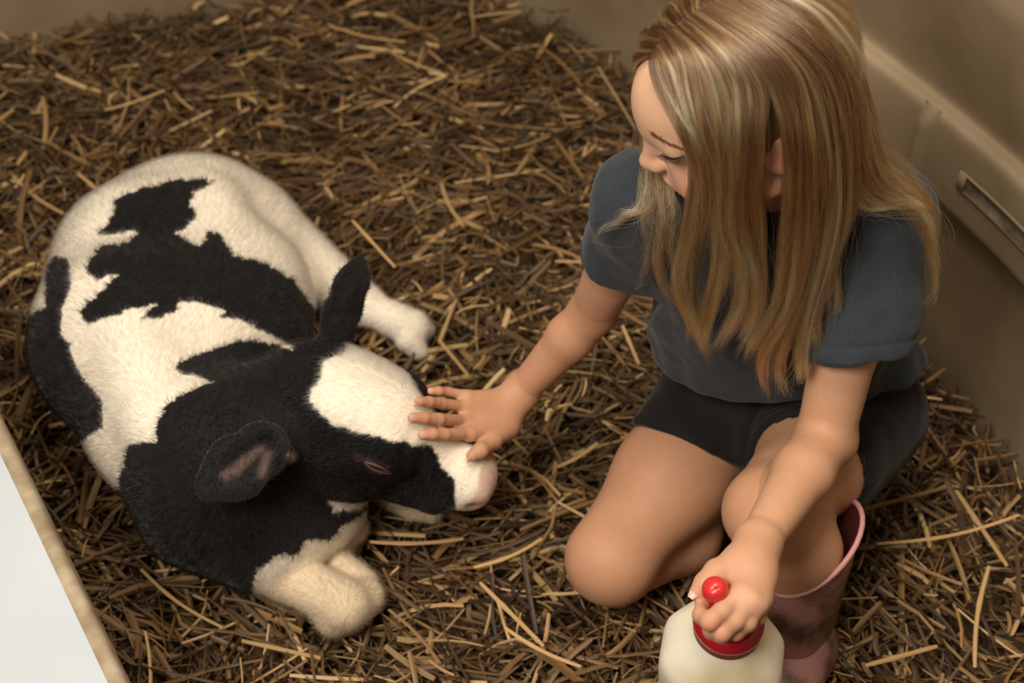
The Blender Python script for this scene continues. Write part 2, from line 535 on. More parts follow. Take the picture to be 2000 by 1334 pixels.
# near panel of the pen at the lower left: white outer skin, tan worn rim
pd = unit(EDGE1 - EDGE0); pn = unit(V3(pd[1], -pd[0], 0))      # pn: out of the pen, towards the viewer's left
if pn[0] > 0: pn = -pn
q0, q1 = EDGE0 - pd * .5, EDGE1 + pd * .35
prof_o = fillet([(-.004, -.05), (-.004, .27), (.0, .30), (.012, .304), (.022, .298), (.20, .20), (.62, -.05)], 4, .01)
v = []
NS = 40
for i in range(NS):
    p = q0 + (q1 - q0) * i / (NS - 1)
    for o, z in prof_o: v.append((p[0] + pn[0] * o, p[1] + pn[1] * o, z + .012 * 0))
m = len(prof_o)
f = [(i * m + j, (i + 1) * m + j, (i + 1) * m + j + 1, i * m + j + 1) for i in range(NS - 1) for j in range(m - 1)]
M_white = material('white_plastic', srgb(208, 216, 222), rough=.35, noise=(3, srgb(200, 209, 216), srgb(216, 222, 227), 3, .3, .7))
M_rim = material('worn_rim', srgb(178, 160, 132), rough=.6, noise=(30, srgb(140, 120, 94), srgb(190, 174, 148), 6, .3, .7))
oo = np.array([p[0] for p in prof_o]); 
mi = [0 if oo[(k % (m - 1)) + 1] > .019 else 1 for k in range(len(f))]
tag(mesh_obj('wall_front', v, np.array(f), mats=[M_white, M_rim], midx=mi), 'white plastic panel with a worn tan rim at the front of the pen', kind='structure')
# ================================================================ the calf
def pr(px_r, py, z):               # pixel radius -> metres at that height
    d = ray(1000, py)
    return px_r / FPX * ((CAM_H - z) / -d[2])
calf = Sdf()
BODY, HEAD, HIND, FORE, EAR = 1, 2, 3, 4, 5
c_rump, c_mid, c_should, c_chest = W(268, 520, .19), W(268, 668, .19), W(338, 810, .19), W(430, 925, .185)
calf.chain([c_rump, c_mid, c_should, c_chest], [.120, .136, .108, .105], .03, tag=BODY)
c_belly = W(440, 590, .165)
calf.ball(c_belly, .128, .08, tag=BODY)
calf.ball(W(400, 700, .17), .13, .06, tag=BODY)
calf.ball(W(335, 430, .2), .09, .05, tag=BODY)
calf.cone(W(250, 440, .275), W(410, 395, .27), .035, .032, .07, tag=BODY)          # hip bones
calf.cone(W(225, 560, .30), W(300, 800, .285), .020, .025, .07, tag=BODY)          # spine ridge
# neck and brisket
calf.cone(W(440, 880, .235), W(590, 775, .275), .086, .068, .06, tag=BODY)
calf.ball(W(560, 990, .14), .078, .05, tag=BODY)
calf.ball(W(640, 985, .13), .045, .04, tag=BODY)
calf.cone(W(400, 1000, .13), W(500, 1075, .11), .075, .05, .05, tag=BODY)          # upper foreleg
# folded foreleg: forearm, knee, cannon
calf.chain([W(520, 1095, .085), W(560, 1125, .085), W(675, 1182, .092)], [.037, .0305, .0325], .015, tag=FORE)
calf.cone(W(716, 1165, .08), W(652, 1208, .07), .023, .024, .012, tag=FORE)
calf.chain([W(600, 1083, .075), W(650, 1090, .075), W(708, 1142, .075)], [.025, .019, .022], .006, tag=FORE)
calf.cone(W(640, 1062, .075), W(690, 1035, .08), .022, .020, .02, tag=FORE)
calf.chain([W(765, 980, .06), W(805, 990, .062), W(845, 1002, .055)], [.014, .016, .016], .012, tag=FORE)
# hind leg
calf.chain([W(415, 415, .20), W(480, 450, .16), W(585, 512, .11)], [.083, .072, .052], .05, tag=HIND)
calf.chain([W(575, 505, .11), W(640, 550, .10), W(700, 590, .085), W(775, 628, .07)], [.050, .040, .029, .024], .025, tag=HIND)
calf.chain([W(770, 625, .07), W(805, 640, .06)], [.026, .029], .012, tag=HIND)
calf.chain([W(800, 638, .062), W(832, 645, .05)], [.021, .015], .006, tag=HIND)
calf.chain([W(798, 665, .055), W(820, 688, .042)], [.021, .015], .006, tag=HIND)
# second hind leg, tucked under the far flank
calf.chain([W(180, 560, .13), W(150, 690, .10), W(200, 760, .08)], [.07, .06, .04], .04, tag=BODY)
# head frame: axis towards the nose, left, up
h_c0, h_c1 = W(655, 800, .28), W(925, 950, .17)
hA = unit(h_c1 - h_c0)
hL = V3(.05, .99, -.1); hL = unit(hL - (hL @ hA) * hA)
hN = np.cross(hA, hL)
HA, HW = 1.06, 1.15                # length and girth of the head
def hp(a, l, n): return h_c0 + hA * (a - .05) * HA + hL * l * HW + hN * (n + .055) * HW
h_poll = hp(0, 0, 0)
HX = (hA, hL, hN)
def hell(c, r, k, op='u'): calf.ell(hp(*c), (r[0] * HA, r[1] * HW, r[2] * HW), HX, k, op, tag=HEAD)
def hcone(c, d, r0, r1, k, op='u'): calf.cone(hp(*c), hp(*d), r0 * 1.12, r1 * 1.12, k, op, tag=HEAD)
hell((.058, 0, -.054), (.090, .064, .062), .03)
hell((.085, 0, -.022), (.080, .052, .028), .03)
hcone((.11, 0, -.052), (.200, 0, -.046), .056, .037, .03)
hell((.226, 0, -.047), (.038, .0405, .035), .02)
hcone((.05, .018, -.092), (.20, .010, -.080), .038, .023, .03)
hcone((.05, -.018, -.092), (.20, -.010, -.080), .038, .023, .03)
hell((.214, 0, -.086), (.034, .025, .017), .01)
for s in (-1, 1):
    hell((.112, s * .051, -.032), (.034, .016, .022), .016)        # brow and lids
    hell((.085, s * .048, -.080), (.045, .015, .033), .03)         # cheek
    hell((.236, s * .023, -.042), (.019, .014, .019), .012)        # nostril wing
    hell((.246, s * .040, -.050), (.011, .0085, .0075), .004, 's')  # nostril
    hcone((.15, s * .048, -.081), (.26, s * .028, -.077), .0026, .0026, .006, 's')   # mouth line
# slit of the lidded eye on the near side
# ears: upper one upright, near one drooping, both cupped blades
e1 = [W(662, 668, .315), W(668, 610, .375), W(688, 550, .42), W(706, 500, .445)]
e1n = unit(V3(.62, -.62, .1))
calf.chain(e1, [.019, .030, .027, .007], .008, tag=EAR, flat=e1n, fs=.30, k0=.03)
e2 = [W(562, 838, .30), W(508, 880, .325), W(458, 916, .328), W(412, 948, .318)]
e2n = unit(V3(.05, -.62, .78))
calf.chain(e2, [.020, .031, .036, .020], .008, tag=EAR, flat=e2n, fs=.28, k0=.03)
off2 = e2n * .0225
calf.chain([e2[0] * .35 + e2[1] * .65 + off2, e2[2] + off2 * 1.0, e2[3] * .75 + e2[2] * .25 + off2 * .8], [.012, .023, .012], .008, 's', flat=e2n, fs=.75)
off1 = e1n * .017
calf.chain([e1[1] + off1 + V3(.007, 0, 0), e1[2] + off1 + V3(.006, 0, 0), e1[3] * .7 + e1[2] * .3 + off1 * .8], [.012, .015, .006], .006, 's', flat=e1n, fs=.75)

cv, cq = mesh_sdf(calf, (-.75, .78, .0), (.03, 1.66, .50), .004, smooth=1)
hv_lo = hp(.13, 0, -.05) - .19
sel = None

def min_tag(P, tags):
    d = np.full(len(P), 9.0)
    for q in calf.p:
        if q.op == 'u' and q.tag in tags:
            d = np.minimum(d, q.fn(P))
    return d
COAT_BLACK = [
 [(225,390),(280,368),(342,352),(420,352),(378,376),(371,403),(387,421),(360,448),(335,455),(300,452),(275,452),(240,455),(190,458),(212,435),(220,417)],
 [(275,446),(252,475),(198,480),(164,525),(189,547),(229,536),(198,570),(155,610),(169,635),(225,615),(310,592),(274,622),(306,622),(351,604),(346,592),(387,590),(441,610),(427,622),(463,624),(490,637),(531,655),(580,684),(640,700),(660,640),(603,592),(580,552),(522,516),(454,498),(450,484),(427,453),(409,453),(391,480),(360,466),(333,450)],
 [(110,500),(135,507),(137,556),(121,606),(119,651),(135,673),(153,727),(198,781),(200,835),(150,870),(-20,760),(20,640),(88,600),(90,550),(100,515)],
 [(340,718),(373,696),(472,664),(531,669),(571,687),(640,640),(960,640),(960,1030),(722,985),(700,1010),(665,1030),(640,1058),(598,1052),(580,1082),(545,1085),(503,1108),(480,1240),(230,1100),(230,960),(250,871),(279,862),(301,862),(306,835),(324,795),(342,777),(418,745),(360,732)],
]
THROAT = [(636,966),(660,970),(720,976),(722,985),(690,997),(650,1000)]
BLAZE = [(682,668),(718,676),(754,696),(794,728),(818,764),(828,782),(842,800),(900,862),(975,890),(985,1000),(925,1020),(897,1008),(888,984),(888,966),(886,930),(862,910),(850,882),(838,868),(806,872),(786,862),(750,854),(698,846),(654,830),(630,810),(602,782),(610,758),(626,746),(630,706),(646,700),(670,690)]
WHITE, CREAM, BLACK, PINK = np.array(srgb(244, 232, 212)), np.array(srgb(228, 212, 186)), np.array(srgb(15, 11, 11)), np.array(srgb(208, 160, 150))
def calf_colour(P):                # coat colour of points on the hide
    q = project(P)[:, :2]
    wob = np.stack([vnoise(P * 90, 3) + .6 * vnoise(P * 220, 4), vnoise(P * 90, 5) + .6 * vnoise(P * 220, 6)], 1) * 3.5
    q = q + wob
    dh, db, dhi, df, de = [min_tag(P, (t,)) for t in (HEAD, BODY, HIND, FORE, EAR)]
    col = np.tile(WHITE, (len(P), 1))
    black = np.zeros(len(P), bool)
    for poly in COAT_BLACK: black |= inpoly(q, poly)
    thr = inpoly(q, THROAT) & (dh > .004)
    black &= ~thr
    hind = (dhi < db) & (q[:, 0] > 440)
    black[hind & (q[:, 1] < 740) & (q[:, 0] > 560)] = False
    fore = (df < db)
    black[fore & (q[:, 0] > 500)] = False
    head = (dh < np.minimum(db, .02)) & (dh < de)
    loc = (P - h_poll)
    a = loc @ hA / HA; l = loc @ hL / HW; n = loc @ hN / HW
    side = (l > .02) & (n < -.03)
    blaze = inpoly(q, BLAZE) & ~((l > .044) & (a < .17)) & (n > -.16)
    black[head] = ~blaze[head]
    black[de < np.minimum(dh, db)] = True
    col[black] = BLACK
    # warm dirt on the white hide, by noise
    st = np.clip(vnoise(P * 16, 8) * .5 + vnoise(P * 45, 9) * .3 + .1, 0, 1)[:, None] * .5
    col = np.where(black[:, None], col, col * (1 - st) + CREAM * st)
    fm = (fore & ~black)[:, None] * .75
    col = col * (1 - fm) + np.array(srgb(205, 180, 145)) * fm
    nose = np.clip((a - .226) / .016, 0, 1) * head * ((n < -.012) & (n > -.075))
    nose = (nose * (l < .05) * np.clip(.72 + .5 * vnoise(P * 130, 15), .25, 1))[:, None]
    col = col * (1 - nose) + PINK * nose
    for s_ in (-1, 1):
        nk = np.exp(-(np.linalg.norm(P - hp(.244, s_ * .037, -.050), axis=1) / .0090) ** 2)[:, None] * .75
        col = col * (1 - nk) + np.array(srgb(120, 66, 62)) * nk
    hk = np.zeros(len(P))
    for hpt in (W(838, 645, .045), W(826, 694, .038), W(860, 1010, .05)):
        hk = np.maximum(hk, np.exp(-(np.linalg.norm(P - hpt, axis=1) / .020) ** 2))
    hk = hk[:, None] * .7
    col = col * (1 - hk) + np.array(srgb(128, 108, 84)) * hk
    tw = (np.exp(-((q[:, 0] - 571) ** 2 + (q[:, 1] - 893) ** 2) / 45) * (P[:, 2] > .22))[:, None]
    col = col * (1 - tw) + WHITE * tw
    inner = (de < np.minimum(dh, db)) & (((loc @ hN) > -9))
    # eye slit
    es = hp(.122, -.066, -.034)
    e0_, e1_ = hp(.090, -.067, -.036), es
    te = np.clip(((P - e0_) @ (e1_ - e0_)) / ((e1_ - e0_) @ (e1_ - e0_)), 0, 1)[:, None]
    pk = np.exp(-(np.linalg.norm(P - e0_ - te * (e1_ - e0_), axis=1) / .0050) ** 2)[:, None] * .34 * black[:, None]
    col = col * (1 - pk) + np.array(srgb(128, 96, 90)) * pk
    # bare skin inside the drooping ear
    er = (de < np.minimum(dh, db) + .002)
    m2 = np.zeros(len(P))
    for q0, q1 in (((505, 878), (462, 918)), ((522, 890), (512, 925)), ((478, 895), (440, 930))):
        s0, s1 = np.array(q0, float), np.array(q1, float)
        t = np.clip(((q - s0) @ (s1 - s0)) / ((s1 - s0) @ (s1 - s0)), 0, 1)
        m2 = np.maximum(m2, np.exp(-(np.linalg.norm(q - s0 - t[:, None] * (s1 - s0), axis=1) / 9) ** 2))
    front = (P - e2[1]) @ e2n > -.006
    m2 = (m2 * er * front * .30)[:, None]
    col = col * (1 - m2) + np.array(srgb(158, 128, 118)) * m2
    return col, black, head, er
ccol, cblack, chead, cear = calf_colour(cv)
M_hide = material('calf_hide', rough=.75, attr=True, sheen=.15, spec=.25, bump=(260, .5, .002))
calf_o = mesh_obj('calf', cv, cq, M_hide, col=ccol)
tag(calf_o, 'black and white calf lying curled up on the straw with its head lowered', 'calf')
# eyeball under the lid
def uv_ball(c, rad, axes, seg=20, ring=12):
    th = np.linspace(0, math.pi, ring + 1); ph = np.linspace(0, 2 * math.pi, seg, endpoint=False)
    v = []
    for t in th:
        for p in ph:
            q = V3(math.sin(t) * math.cos(p), math.sin(t) * math.sin(p), math.cos(t)) * rad
            v.append(c + q[0] * axes[0] + q[1] * axes[1] + q[2] * axes[2])
    f = []
    for i in range(ring):
        for j in range(seg):
            f.append((i * seg + j, i * seg + (j + 1) % seg, (i + 1) * seg + (j + 1) % seg, (i + 1) * seg + j))
    return np.array(v), np.array(f)
M_eye = material('eye_black', srgb(14, 10, 9), rough=.08)
M_lid = material('eyelid_skin', srgb(78, 54, 50), rough=.5)
def tube(P, rad, R=8):             # tapered tube along points
    P = np.asarray(P, float); n_ = len(P)
    T = np.gradient(P, axis=0); T /= np.linalg.norm(T, axis=1)[:, None]
    a0 = unit(np.cross(T[0], V3(.3, .5, .8)))
    v = []
    for i in range(n_):
        a_ = unit(a0 - (a0 @ T[i]) * T[i]); b_ = np.cross(T[i], a_)
        for j in range(R):
            q = 2 * math.pi * j / R
            v.append(P[i] + (a_ * math.cos(q) + b_ * math.sin(q)) * rad[i])
    f = [(i * R + j, i * R + (j + 1) % R, (i + 1) * R + (j + 1) % R, (i + 1) * R + j) for i in range(n_ - 1) for j in range(R)]
    f += [tuple(range(R))[::-1], tuple((n_ - 1) * R + j for j in range(R))]
    return v, f
def on_hide(p, n_):                # lift a point onto the hide along n_
    p = np.array(p, float)
    for _ in range(30):
        d = calf._run(p[None], calf.p)[0]
        if abs(d) < .0002: break
        p = p - n_ * d * .8
    return p
eye_c = []
for s in (-1, 1):
    nl = hL * s
    cen = on_hide(hp(.112, s * .07, -.036), nl); eye_c.append(cen)
    v, f = uv_ball(cen - nl * .0095, V3(.0150, .0115, .0100), HX)
    eb = mesh_obj('eye', v, f, M_eye, calf_o)
    for up_s, nm in ((1, 'upper_eyelid'), (-1, 'lower_eyelid')):
        P = []
        for t in np.linspace(-1, 1, 11):
            p = cen + hA * .0185 * t + hN * (up_s * .0038 * (1 - t * t) + .0010 * t)
            P.append(on_hide(p + nl * .004, nl) + nl * .0022)
        v, f = tube(P, [.0010 + .0013 * (1 - abs(t) ** 2) for t in np.linspace(-1, 1, 11)])
        mesh_obj(nm, v, f, M_lid, calf_o)

# short coat: one strand at a time, rooted on the hide
def surface_samples(v, q, n, weight=None):
    t = np.concatenate([q[:, [0, 1, 2]], q[:, [0, 2, 3]]])
    a, b, c = v[t[:, 0]], v[t[:, 1]], v[t[:, 2]]
    cr = np.cross(b - a, c - a)
    ar = np.linalg.norm(cr, axis=1)
    nr = cr / (ar[:, None] + 1e-12)
    w = ar if weight is None else ar * weight[t[:, 0]]
    cs = np.cumsum(w)
    i = np.searchsorted(cs, rng.random(n) * cs[-1])
    i = np.minimum(i, len(t) - 1)
    r1, r2 = np.sqrt(rng.random(n)), rng.random(n)
    P = a[i] * (1 - r1)[:, None] + b[i] * (r1 * (1 - r2))[:, None] + c[i] * (r1 * r2)[:, None]
    return P, nr[i]
def coat(n, weight):
    P, N = surface_samples(cv, cq, n, weight)
    col, blk, hd, er = calf_colour(P)
    # lie of the hair: along the body to the tail, on the head from the nose back to the poll and fanning out
    tail = unit(c_rump - c_chest)
    dirb = np.tile(tail * .8 + V3(0, 0, -.6), (len(P), 1))
    dirh = np.tile(-hA * .9, (len(P), 1)) + hL * (np.sign((P - h_poll) @ hL) * .45)[:, None] - hN * .2
    w = np.clip(((P - h_poll) @ hA + .04) / .05, 0, 1)[:, None] * hd[:, None]
    dr = dirb * (1 - w) + dirh * w
    dr += .55 * np.stack([vnoise(P * 28, s) for s in (21, 22, 23)], 1) + rng.normal(size=P.shape) * .22
    dr -= (dr * N).sum(1)[:, None] * N
    dr /= np.linalg.norm(dr, axis=1)[:, None] + 1e-9
    L = (.0085 + .004 * rng.random(len(P))) * np.where(hd, 1.0, 1.0) * np.where(er, .6, 1)
    a = (P - h_poll) @ hA
    L *= np.where(hd & (a > .16), .5, 1) * np.where(hd & (a > .235), .2, 1)
    L = L[:, None]
    lift = (.30 + .25 * rng.random(len(P)))[:, None]
    k0 = P - N * .0008
    k1 = P + dr * L * .5 + N * L * lift * .75
    k2 = P + dr * L * 1.0 + N * L * lift * .8
    pts = np.stack([k0, (k0 + k1) / 2 + N * L * .08, k1, k2], 1)
    rad = np.tile(np.array([.00022, .0002, .00016, .00004]), (len(P), 1))
    c = col * (1 + rng.normal(size=(len(P), 1)) * .10)
    c = np.where(blk[:, None], np.maximum(c, .004) , c)
    return pts, rad, np.clip(c, .004, .93)
wt = np.ones(len(cv))
qq = project(cv)
wt[chead] = 2.6
wt[cv[:, 2] < .05] = .1
for ec in eye_c: wt[np.linalg.norm((cv - ec), axis=1) < .014] = .05
pts, rad, c = coat(N_FUR, wt)
M_fur = hair_material('calf_coat', rough=.45, radial=.6, ior=1.38)
fur = curves_obj('fur', pts, rad, c, M_fur, calf_o)
fur['kind'] = 'stuff'
print('calf', len(cv), round(time.time() - T0, 1))
# ================================================================ the girl
CX, CY, CZ = V3(1, 0, 0), V3(0, S45, S45), V3(0, -S45, S45)     # camera right, up, back
girl = Sdf()
# ---- head frame: face forward, left, up
Rf = np.array([[-.924, .238, -.300], [-.383, -.607, .696], [-.017, .758, .652]])
tocam = unit(V3(-.173, -.179, 1))
axv = np.cross(V3(0, 0, 1), tocam); sn = np.linalg.norm(axv); axv = axv / sn; cs_ = tocam[2]
K = np.array([[0, -axv[2], axv[1]], [axv[2], 0, -axv[0]], [-axv[1], axv[0], 0]])
Rh = (np.eye(3) + sn * K + (1 - cs_) * K @ K) @ Rf
cam_to_world = np.stack([CX, CY, CZ], 1)
gF, gL, gU = (cam_to_world @ Rh).T
gO = D(1450, 204, 1.262)
def g(f_, l_, u_): return gO + gF * f_ + gL * l_ + gU * u_
GX3 = (gF, gL, gU)
HD = 2
girl.ell(g(-.008, 0, .030), (.088, .071, .080), GX3, .02, tag=HD)
girl.ell(g(.040, 0, .032), (.056, .056, .050), GX3, .03, tag=HD)                 # forehead
girl.ell(g(.030, 0, -.040), (.058, .054, .062), GX3, .03, tag=HD)                # face mass
girl.ell(g(.066, 0, -.084), (.018, .018, .013), GX3, .022, tag=HD)               # chin
for s in (-1, 1):
    girl.cone(g(.058, s * .012, -.085), g(.000, s * .046, -.062), .013, .016, .025, tag=HD)   # jaw
    girl.ell(g(.050, s * .032, -.040), (.034, .024, .030), GX3, .02, tag=HD)      # cheek
    girl.ell(g(.090, s * .030, .008), (.014, .019, .011), GX3, .018, 's')         # eye socket
    girl.ell(g(.0680, s * .030, .0055), (.0155, .0165, .0120), GX3, .004, tag=HD)  # eyeball under the lid
    girl.cone(g(.084, s * .014, .021), g(.071, s * .046, .020), .0060, .005, .016, tag=HD)     # brow ridge
    girl.ell(g(.0945, s * .0090, -.0240), (.0080, .0050, .0058), GX3, .004, tag=HD)  # nose wing
    girl.ell(g(.100, s * .0055, -.0305), (.004, .0028, .003), GX3, .002, 's')     # nostril
    # ear
    girl.ell(g(-.012, s * .070, -.010), (.017, .006, .028), (unit(gF + gL * s * .0), unit(gL * s + gF * .35), gU), .006, tag=HD)
    girl.ell(g(-.008, s * .0775, -.008), (.010, .005, .018), (gF, unit(gL * s + gF * .35), gU), .004, 's')
girl.cone(g(.086, 0, .012), g(.1025, 0, -.0165), .0065, .0072, .014, tag=HD)     # nose
girl.ball(g(.1040, 0, -.0185), .0070, .006, tag=HD)
girl.ell(g(.080, 0, -.050), (.013, .022, .018), GX3, .014, tag=HD)               # muzzle of the mouth
girl.ell(g(.0905, 0, -.0470), (.0075, .0150, .0046), GX3, .004, tag=HD)          # upper lip
girl.ell(g(.0885, 0, -.0555), (.0080, .0130, .0050), GX3, .004, tag=HD)          # lower lip
girl.cone(g(.0965, -.010, -.0512), g(.0965, .010, -.0512), .0012, .0012, .003, 's')
# ---- joints
shR, shL = W(1262, 392, .598), W(1708, 434, .595)
gLs = unit(shL - shR); gLs = unit(V3(gLs[0], gLs[1], 0)); gFs = V3(gLs[1], -gLs[0], 0); UP = V3(0, 0, 1)
TX = (gLs, gFs, UP)
msh = (shR + shL) / 2
t1, t2, t3 = V3(.282, 1.135, .520), V3(.318, 1.158, .38), V3(.352, 1.185, .225)
girl.cone(g(-.020, 0, -.060), msh + V3(0, .012, .035), .040, .045, .02)
girl.ell(t1, (.118, .078, .125), TX, .03)
girl.ell(t2, (.105, .074, .14), TX, .04)
girl.ell(t3, (.122, .092, .095), TX, .04)
girl.cone(msh + V3(0, .01, .01), shR, .052, .044, .04)
girl.cone(msh + V3(0, .01, .01), shL, .052, .044, .04)
ARM = 3; n_arm0 = len(girl.p)
# arms
elR, wrR = D(1160, 607, 1.635), D(1020, 762, 1.722)
elL, wrL = W(1610, 858, .372), W(1480, 1062, .400)
girl.chain([shR, shR * .5 + elR * .5, elR], [.041, .034, .0285], .015)
girl.chain([elR, elR * .68 + wrR * .32, wrR], [.0285, .0285, .0205], .012)
girl.chain([shL, shL * .5 + elL * .5, elL], [.042, .036, .0315], .015)
girl.chain([elL, elL * .66 + wrL * .34, wrL], [.0315, .0315, .0205], .012)
girl.ball(elL + V3(.012, .004, -.008), .022, .02)
n_arm1 = len(girl.p)
# legs
hipR, hipL = t3 - gLs * .065 + V3(0, -.01, -.02), t3 + gLs * .095 + V3(0, -.02, -.01)
knR, knL = W(1190, 1090, .150), W(1502, 1000, .315)
girl.chain([hipR, hipR * .5 + knR * .5, knR], [.080, .0695, .052], .03)
girl.ball(knR + V3(.004, -.004, .0), .053, .02)
anR = V3(.30, 1.245, .085)
girl.chain([knR + V3(.012, .01, -.03), W(1325, 1040, .085), anR], [.045, .053, .03], .02)
anL = W(1556, 1228, .115)
girl.chain([hipL, hipL * .5 + knL * .5, knL], [.074, .064, .049], .03)
girl.chain([knL, knL * .62 + anL * .38 + V3(.022, .012, 0), anL], [.046, .047, .030], .02)
girl.chain([anL, anL + V3(-.02, -.06, -.04)], [.03, .025], .02)
girl.chain([anR, anR + V3(.03, .09, -.03)], [.03, .025], .02)
n_hand0 = len(girl.p)
# ---- right hand, laid flat on the calf's nose bridge
def on_calf(px, py, off):
    t = calf.march(px, py, off)
    return t
SK = 1
def HD_(px, py, d, r):             # hand point, kept on top of the calf's hide
    t = on_calf(px, py, r + .0035)
    return D(px, py, min(d, t) if t else d)
pal = D(955, 806, 1.692)
hnR = unit(np.cross(D(905, 775, 1.675) - D(1010, 765, 1.72), D(912, 855, 1.672) - D(1010, 765, 1.72)))
for (x1, y1, d1_), (x2, y2, d2_), r0_, r1_ in (((985, 778, 1.712), (915, 776, 1.678), .0135, .0085), ((985, 795, 1.708), (912, 796, 1.672), .0145, .0092), ((985, 812, 1.706), (912, 823, 1.666), .015, .0095), ((988, 826, 1.706), (920, 848, 1.664), .015, .0095)):
    girl.chain([wrR, HD_(x1, y1, d1_, r0_), HD_(x2, y2, d2_, r1_)], [.0195, r0_, r1_], .012, flat=hnR, fs=.85)
fing = [((912, 772, 1.680), (876, 766, 1.668), (842, 764, 1.664), .0060),
        ((908, 795, 1.674), (862, 788, 1.655), (818, 784, 1.66), .0070),
        ((908, 823, 1.668), (857, 819, 1.648), (806, 816, 1.66), .0076),
        ((916, 847, 1.666), (868, 849, 1.646), (826, 849, 1.66), .0076)]
nailsR = []
for a, b, c, r in fing:
    A, B_, C_ = HD_(*a, r), HD_(*b, r), HD_(*c, r * .8)
    mid = B_ * .45 + C_ * .55 + V3(0, -.001, .002)
    girl.chain([A, B_, mid, C_], [r * 1.06, r, r * .95, r * .82], .003, k0=.006)
    nailsR.append((C_, unit(C_ - B_), r))
thR = [HD_(985, 838, 1.702, .014), HD_(962, 862, 1.68, .0105), HD_(938, 880, 1.66, .0092), HD_(922, 890, 1.655, .0075)]
girl.chain(thR, [.014, .0105, .0092, .0075], .006, k0=.014)
# ---- left hand, closed around the teat of the bottle
mcp = [D(1448, 1160, 1.288), D(1464, 1174, 1.283), D(1478, 1180, 1.287), D(1487, 1172, 1.297)]
for m_, r in zip(mcp, (.0105, .0105, .010, .0095)):
    girl.chain([wrL, wrL * .45 + m_ * .55, m_], [.0185, .0130, r], .012)
girl.ball(wrL * .4 + D(1440, 1120, 1.31) * .6, .019, .02)
fgL = [[mcp[0], D(1412, 1192, 1.277), D(1386, 1214, 1.279), D(1370, 1202, 1.294), D(1373, 1180, 1.305)],
       [mcp[1], D(1436, 1212, 1.278), D(1410, 1236, 1.283), D(1390, 1232, 1.302), D(1388, 1212, 1.315)],
       [mcp[2], D(1460, 1216, 1.284), D(1437, 1234, 1.292), D(1416, 1232, 1.308), D(1408, 1214, 1.318)],
       [mcp[3], D(1480, 1205, 1.297), D(1462, 1220, 1.305), D(1444, 1220, 1.315), D(1436, 1206, 1.322)]]
for ch, r in zip(fgL, (.0092, .0092, .0086, .0076)):
    girl.chain(ch, [r * 1.08, r, r * .98, r * .92, r * .8], .0035, k0=.006)
thL = [D(1432, 1108, 1.318), D(1400, 1118, 1.312), D(1376, 1138, 1.308), D(1361, 1157, 1.306)]
girl.chain(thL, [.015, .0125, .0094, .0076], .006, k0=.016)
print('arm lengths', *[round(float(np.linalg.norm(a - b)), 3) for a, b in ((shR, elR), (elR, wrR), (shL, elL), (elL, wrL), (hipR, knR), (hipL, knL), (knL, anL), (shR, shL))])

for q in girl.p[n_arm0:n_arm1] + girl.p[n_hand0:]: q.tag = ARM
# ---- skin mesh: body at 4 mm, head and hands finer, one continuous surface in one mesh
def clip_box(v, q, lo, hi, inside):
    c = v[q].mean(1)
    m = ((c > lo) & (c < hi)).all(1)
    return q[m if inside else ~m]
def compact(v, q):
    u, inv = np.unique(q, return_inverse=True)
    return v[u], inv.reshape(q.shape)
def arm_side(P):                    # > 0 where a point belongs to an arm rather than to trunk or leg
    da = np.full(len(P), 9.0); do = da.copy()
    for q in girl.p:
        if q.op != 'u': continue
        m = np.linalg.norm(P - q.c, axis=1) < q.r + .12
        if not m.any(): continue
        d = q.fn(P[m])
        if q.tag == ARM: da[m] = np.minimum(da[m], d)
        else: do[m] = np.minimum(do[m], d)
    return do - da
hc = g(.02, 0, -.01); hlo, hhi = hc - .125, hc + .125
v0, q0_ = mesh_sdf(girl, (-.13, .64, .0), (.56, 1.40, .92), .0045, smooth=1)
q0_ = clip_box(v0, q0_, hlo, hhi, False)
q0_ = q0_[arm_side(v0[q0_].mean(1)) < .004]
VV, QQ, nv = [], [], 0
def put(v_, q_):
    global nv
    v_, q_ = compact(v_, q_)
    VV.append(v_); QQ.append(q_ + nv); nv += len(v_)
put(v0, q0_)
v_, q_ = mesh_sdf(girl, hlo - .008, hhi + .008, .0019, smooth=1)
put(v_, clip_box(v_, q_, hlo - .003, hhi + .003, True))
for lo, hi in ((np.array((-.13, .98, .16)), np.array((.23, 1.32, .66))), (np.array((.17, .66, .30)), np.array((.47, 1.20, .66)))):
    v_, q_ = mesh_sdf(girl, lo, hi, .0024, smooth=1)
    put(v_, q_[arm_side(v_[q_].mean(1)) > -.004])
gv, gq = np.concatenate(VV), np.concatenate(QQ)
gn = girl.grad(gv)
gv = gv - gn * np.clip(girl(gv), -.002, .002)[:, None] * .9
SKIN = np.array(srgb(214, 170, 140)); TAN = np.array(srgb(186, 132, 97)); ROSE = np.array(srgb(206, 122, 104)); LIP = np.array(srgb(186, 98, 90)); DARK = np.array(srgb(120, 72, 52))
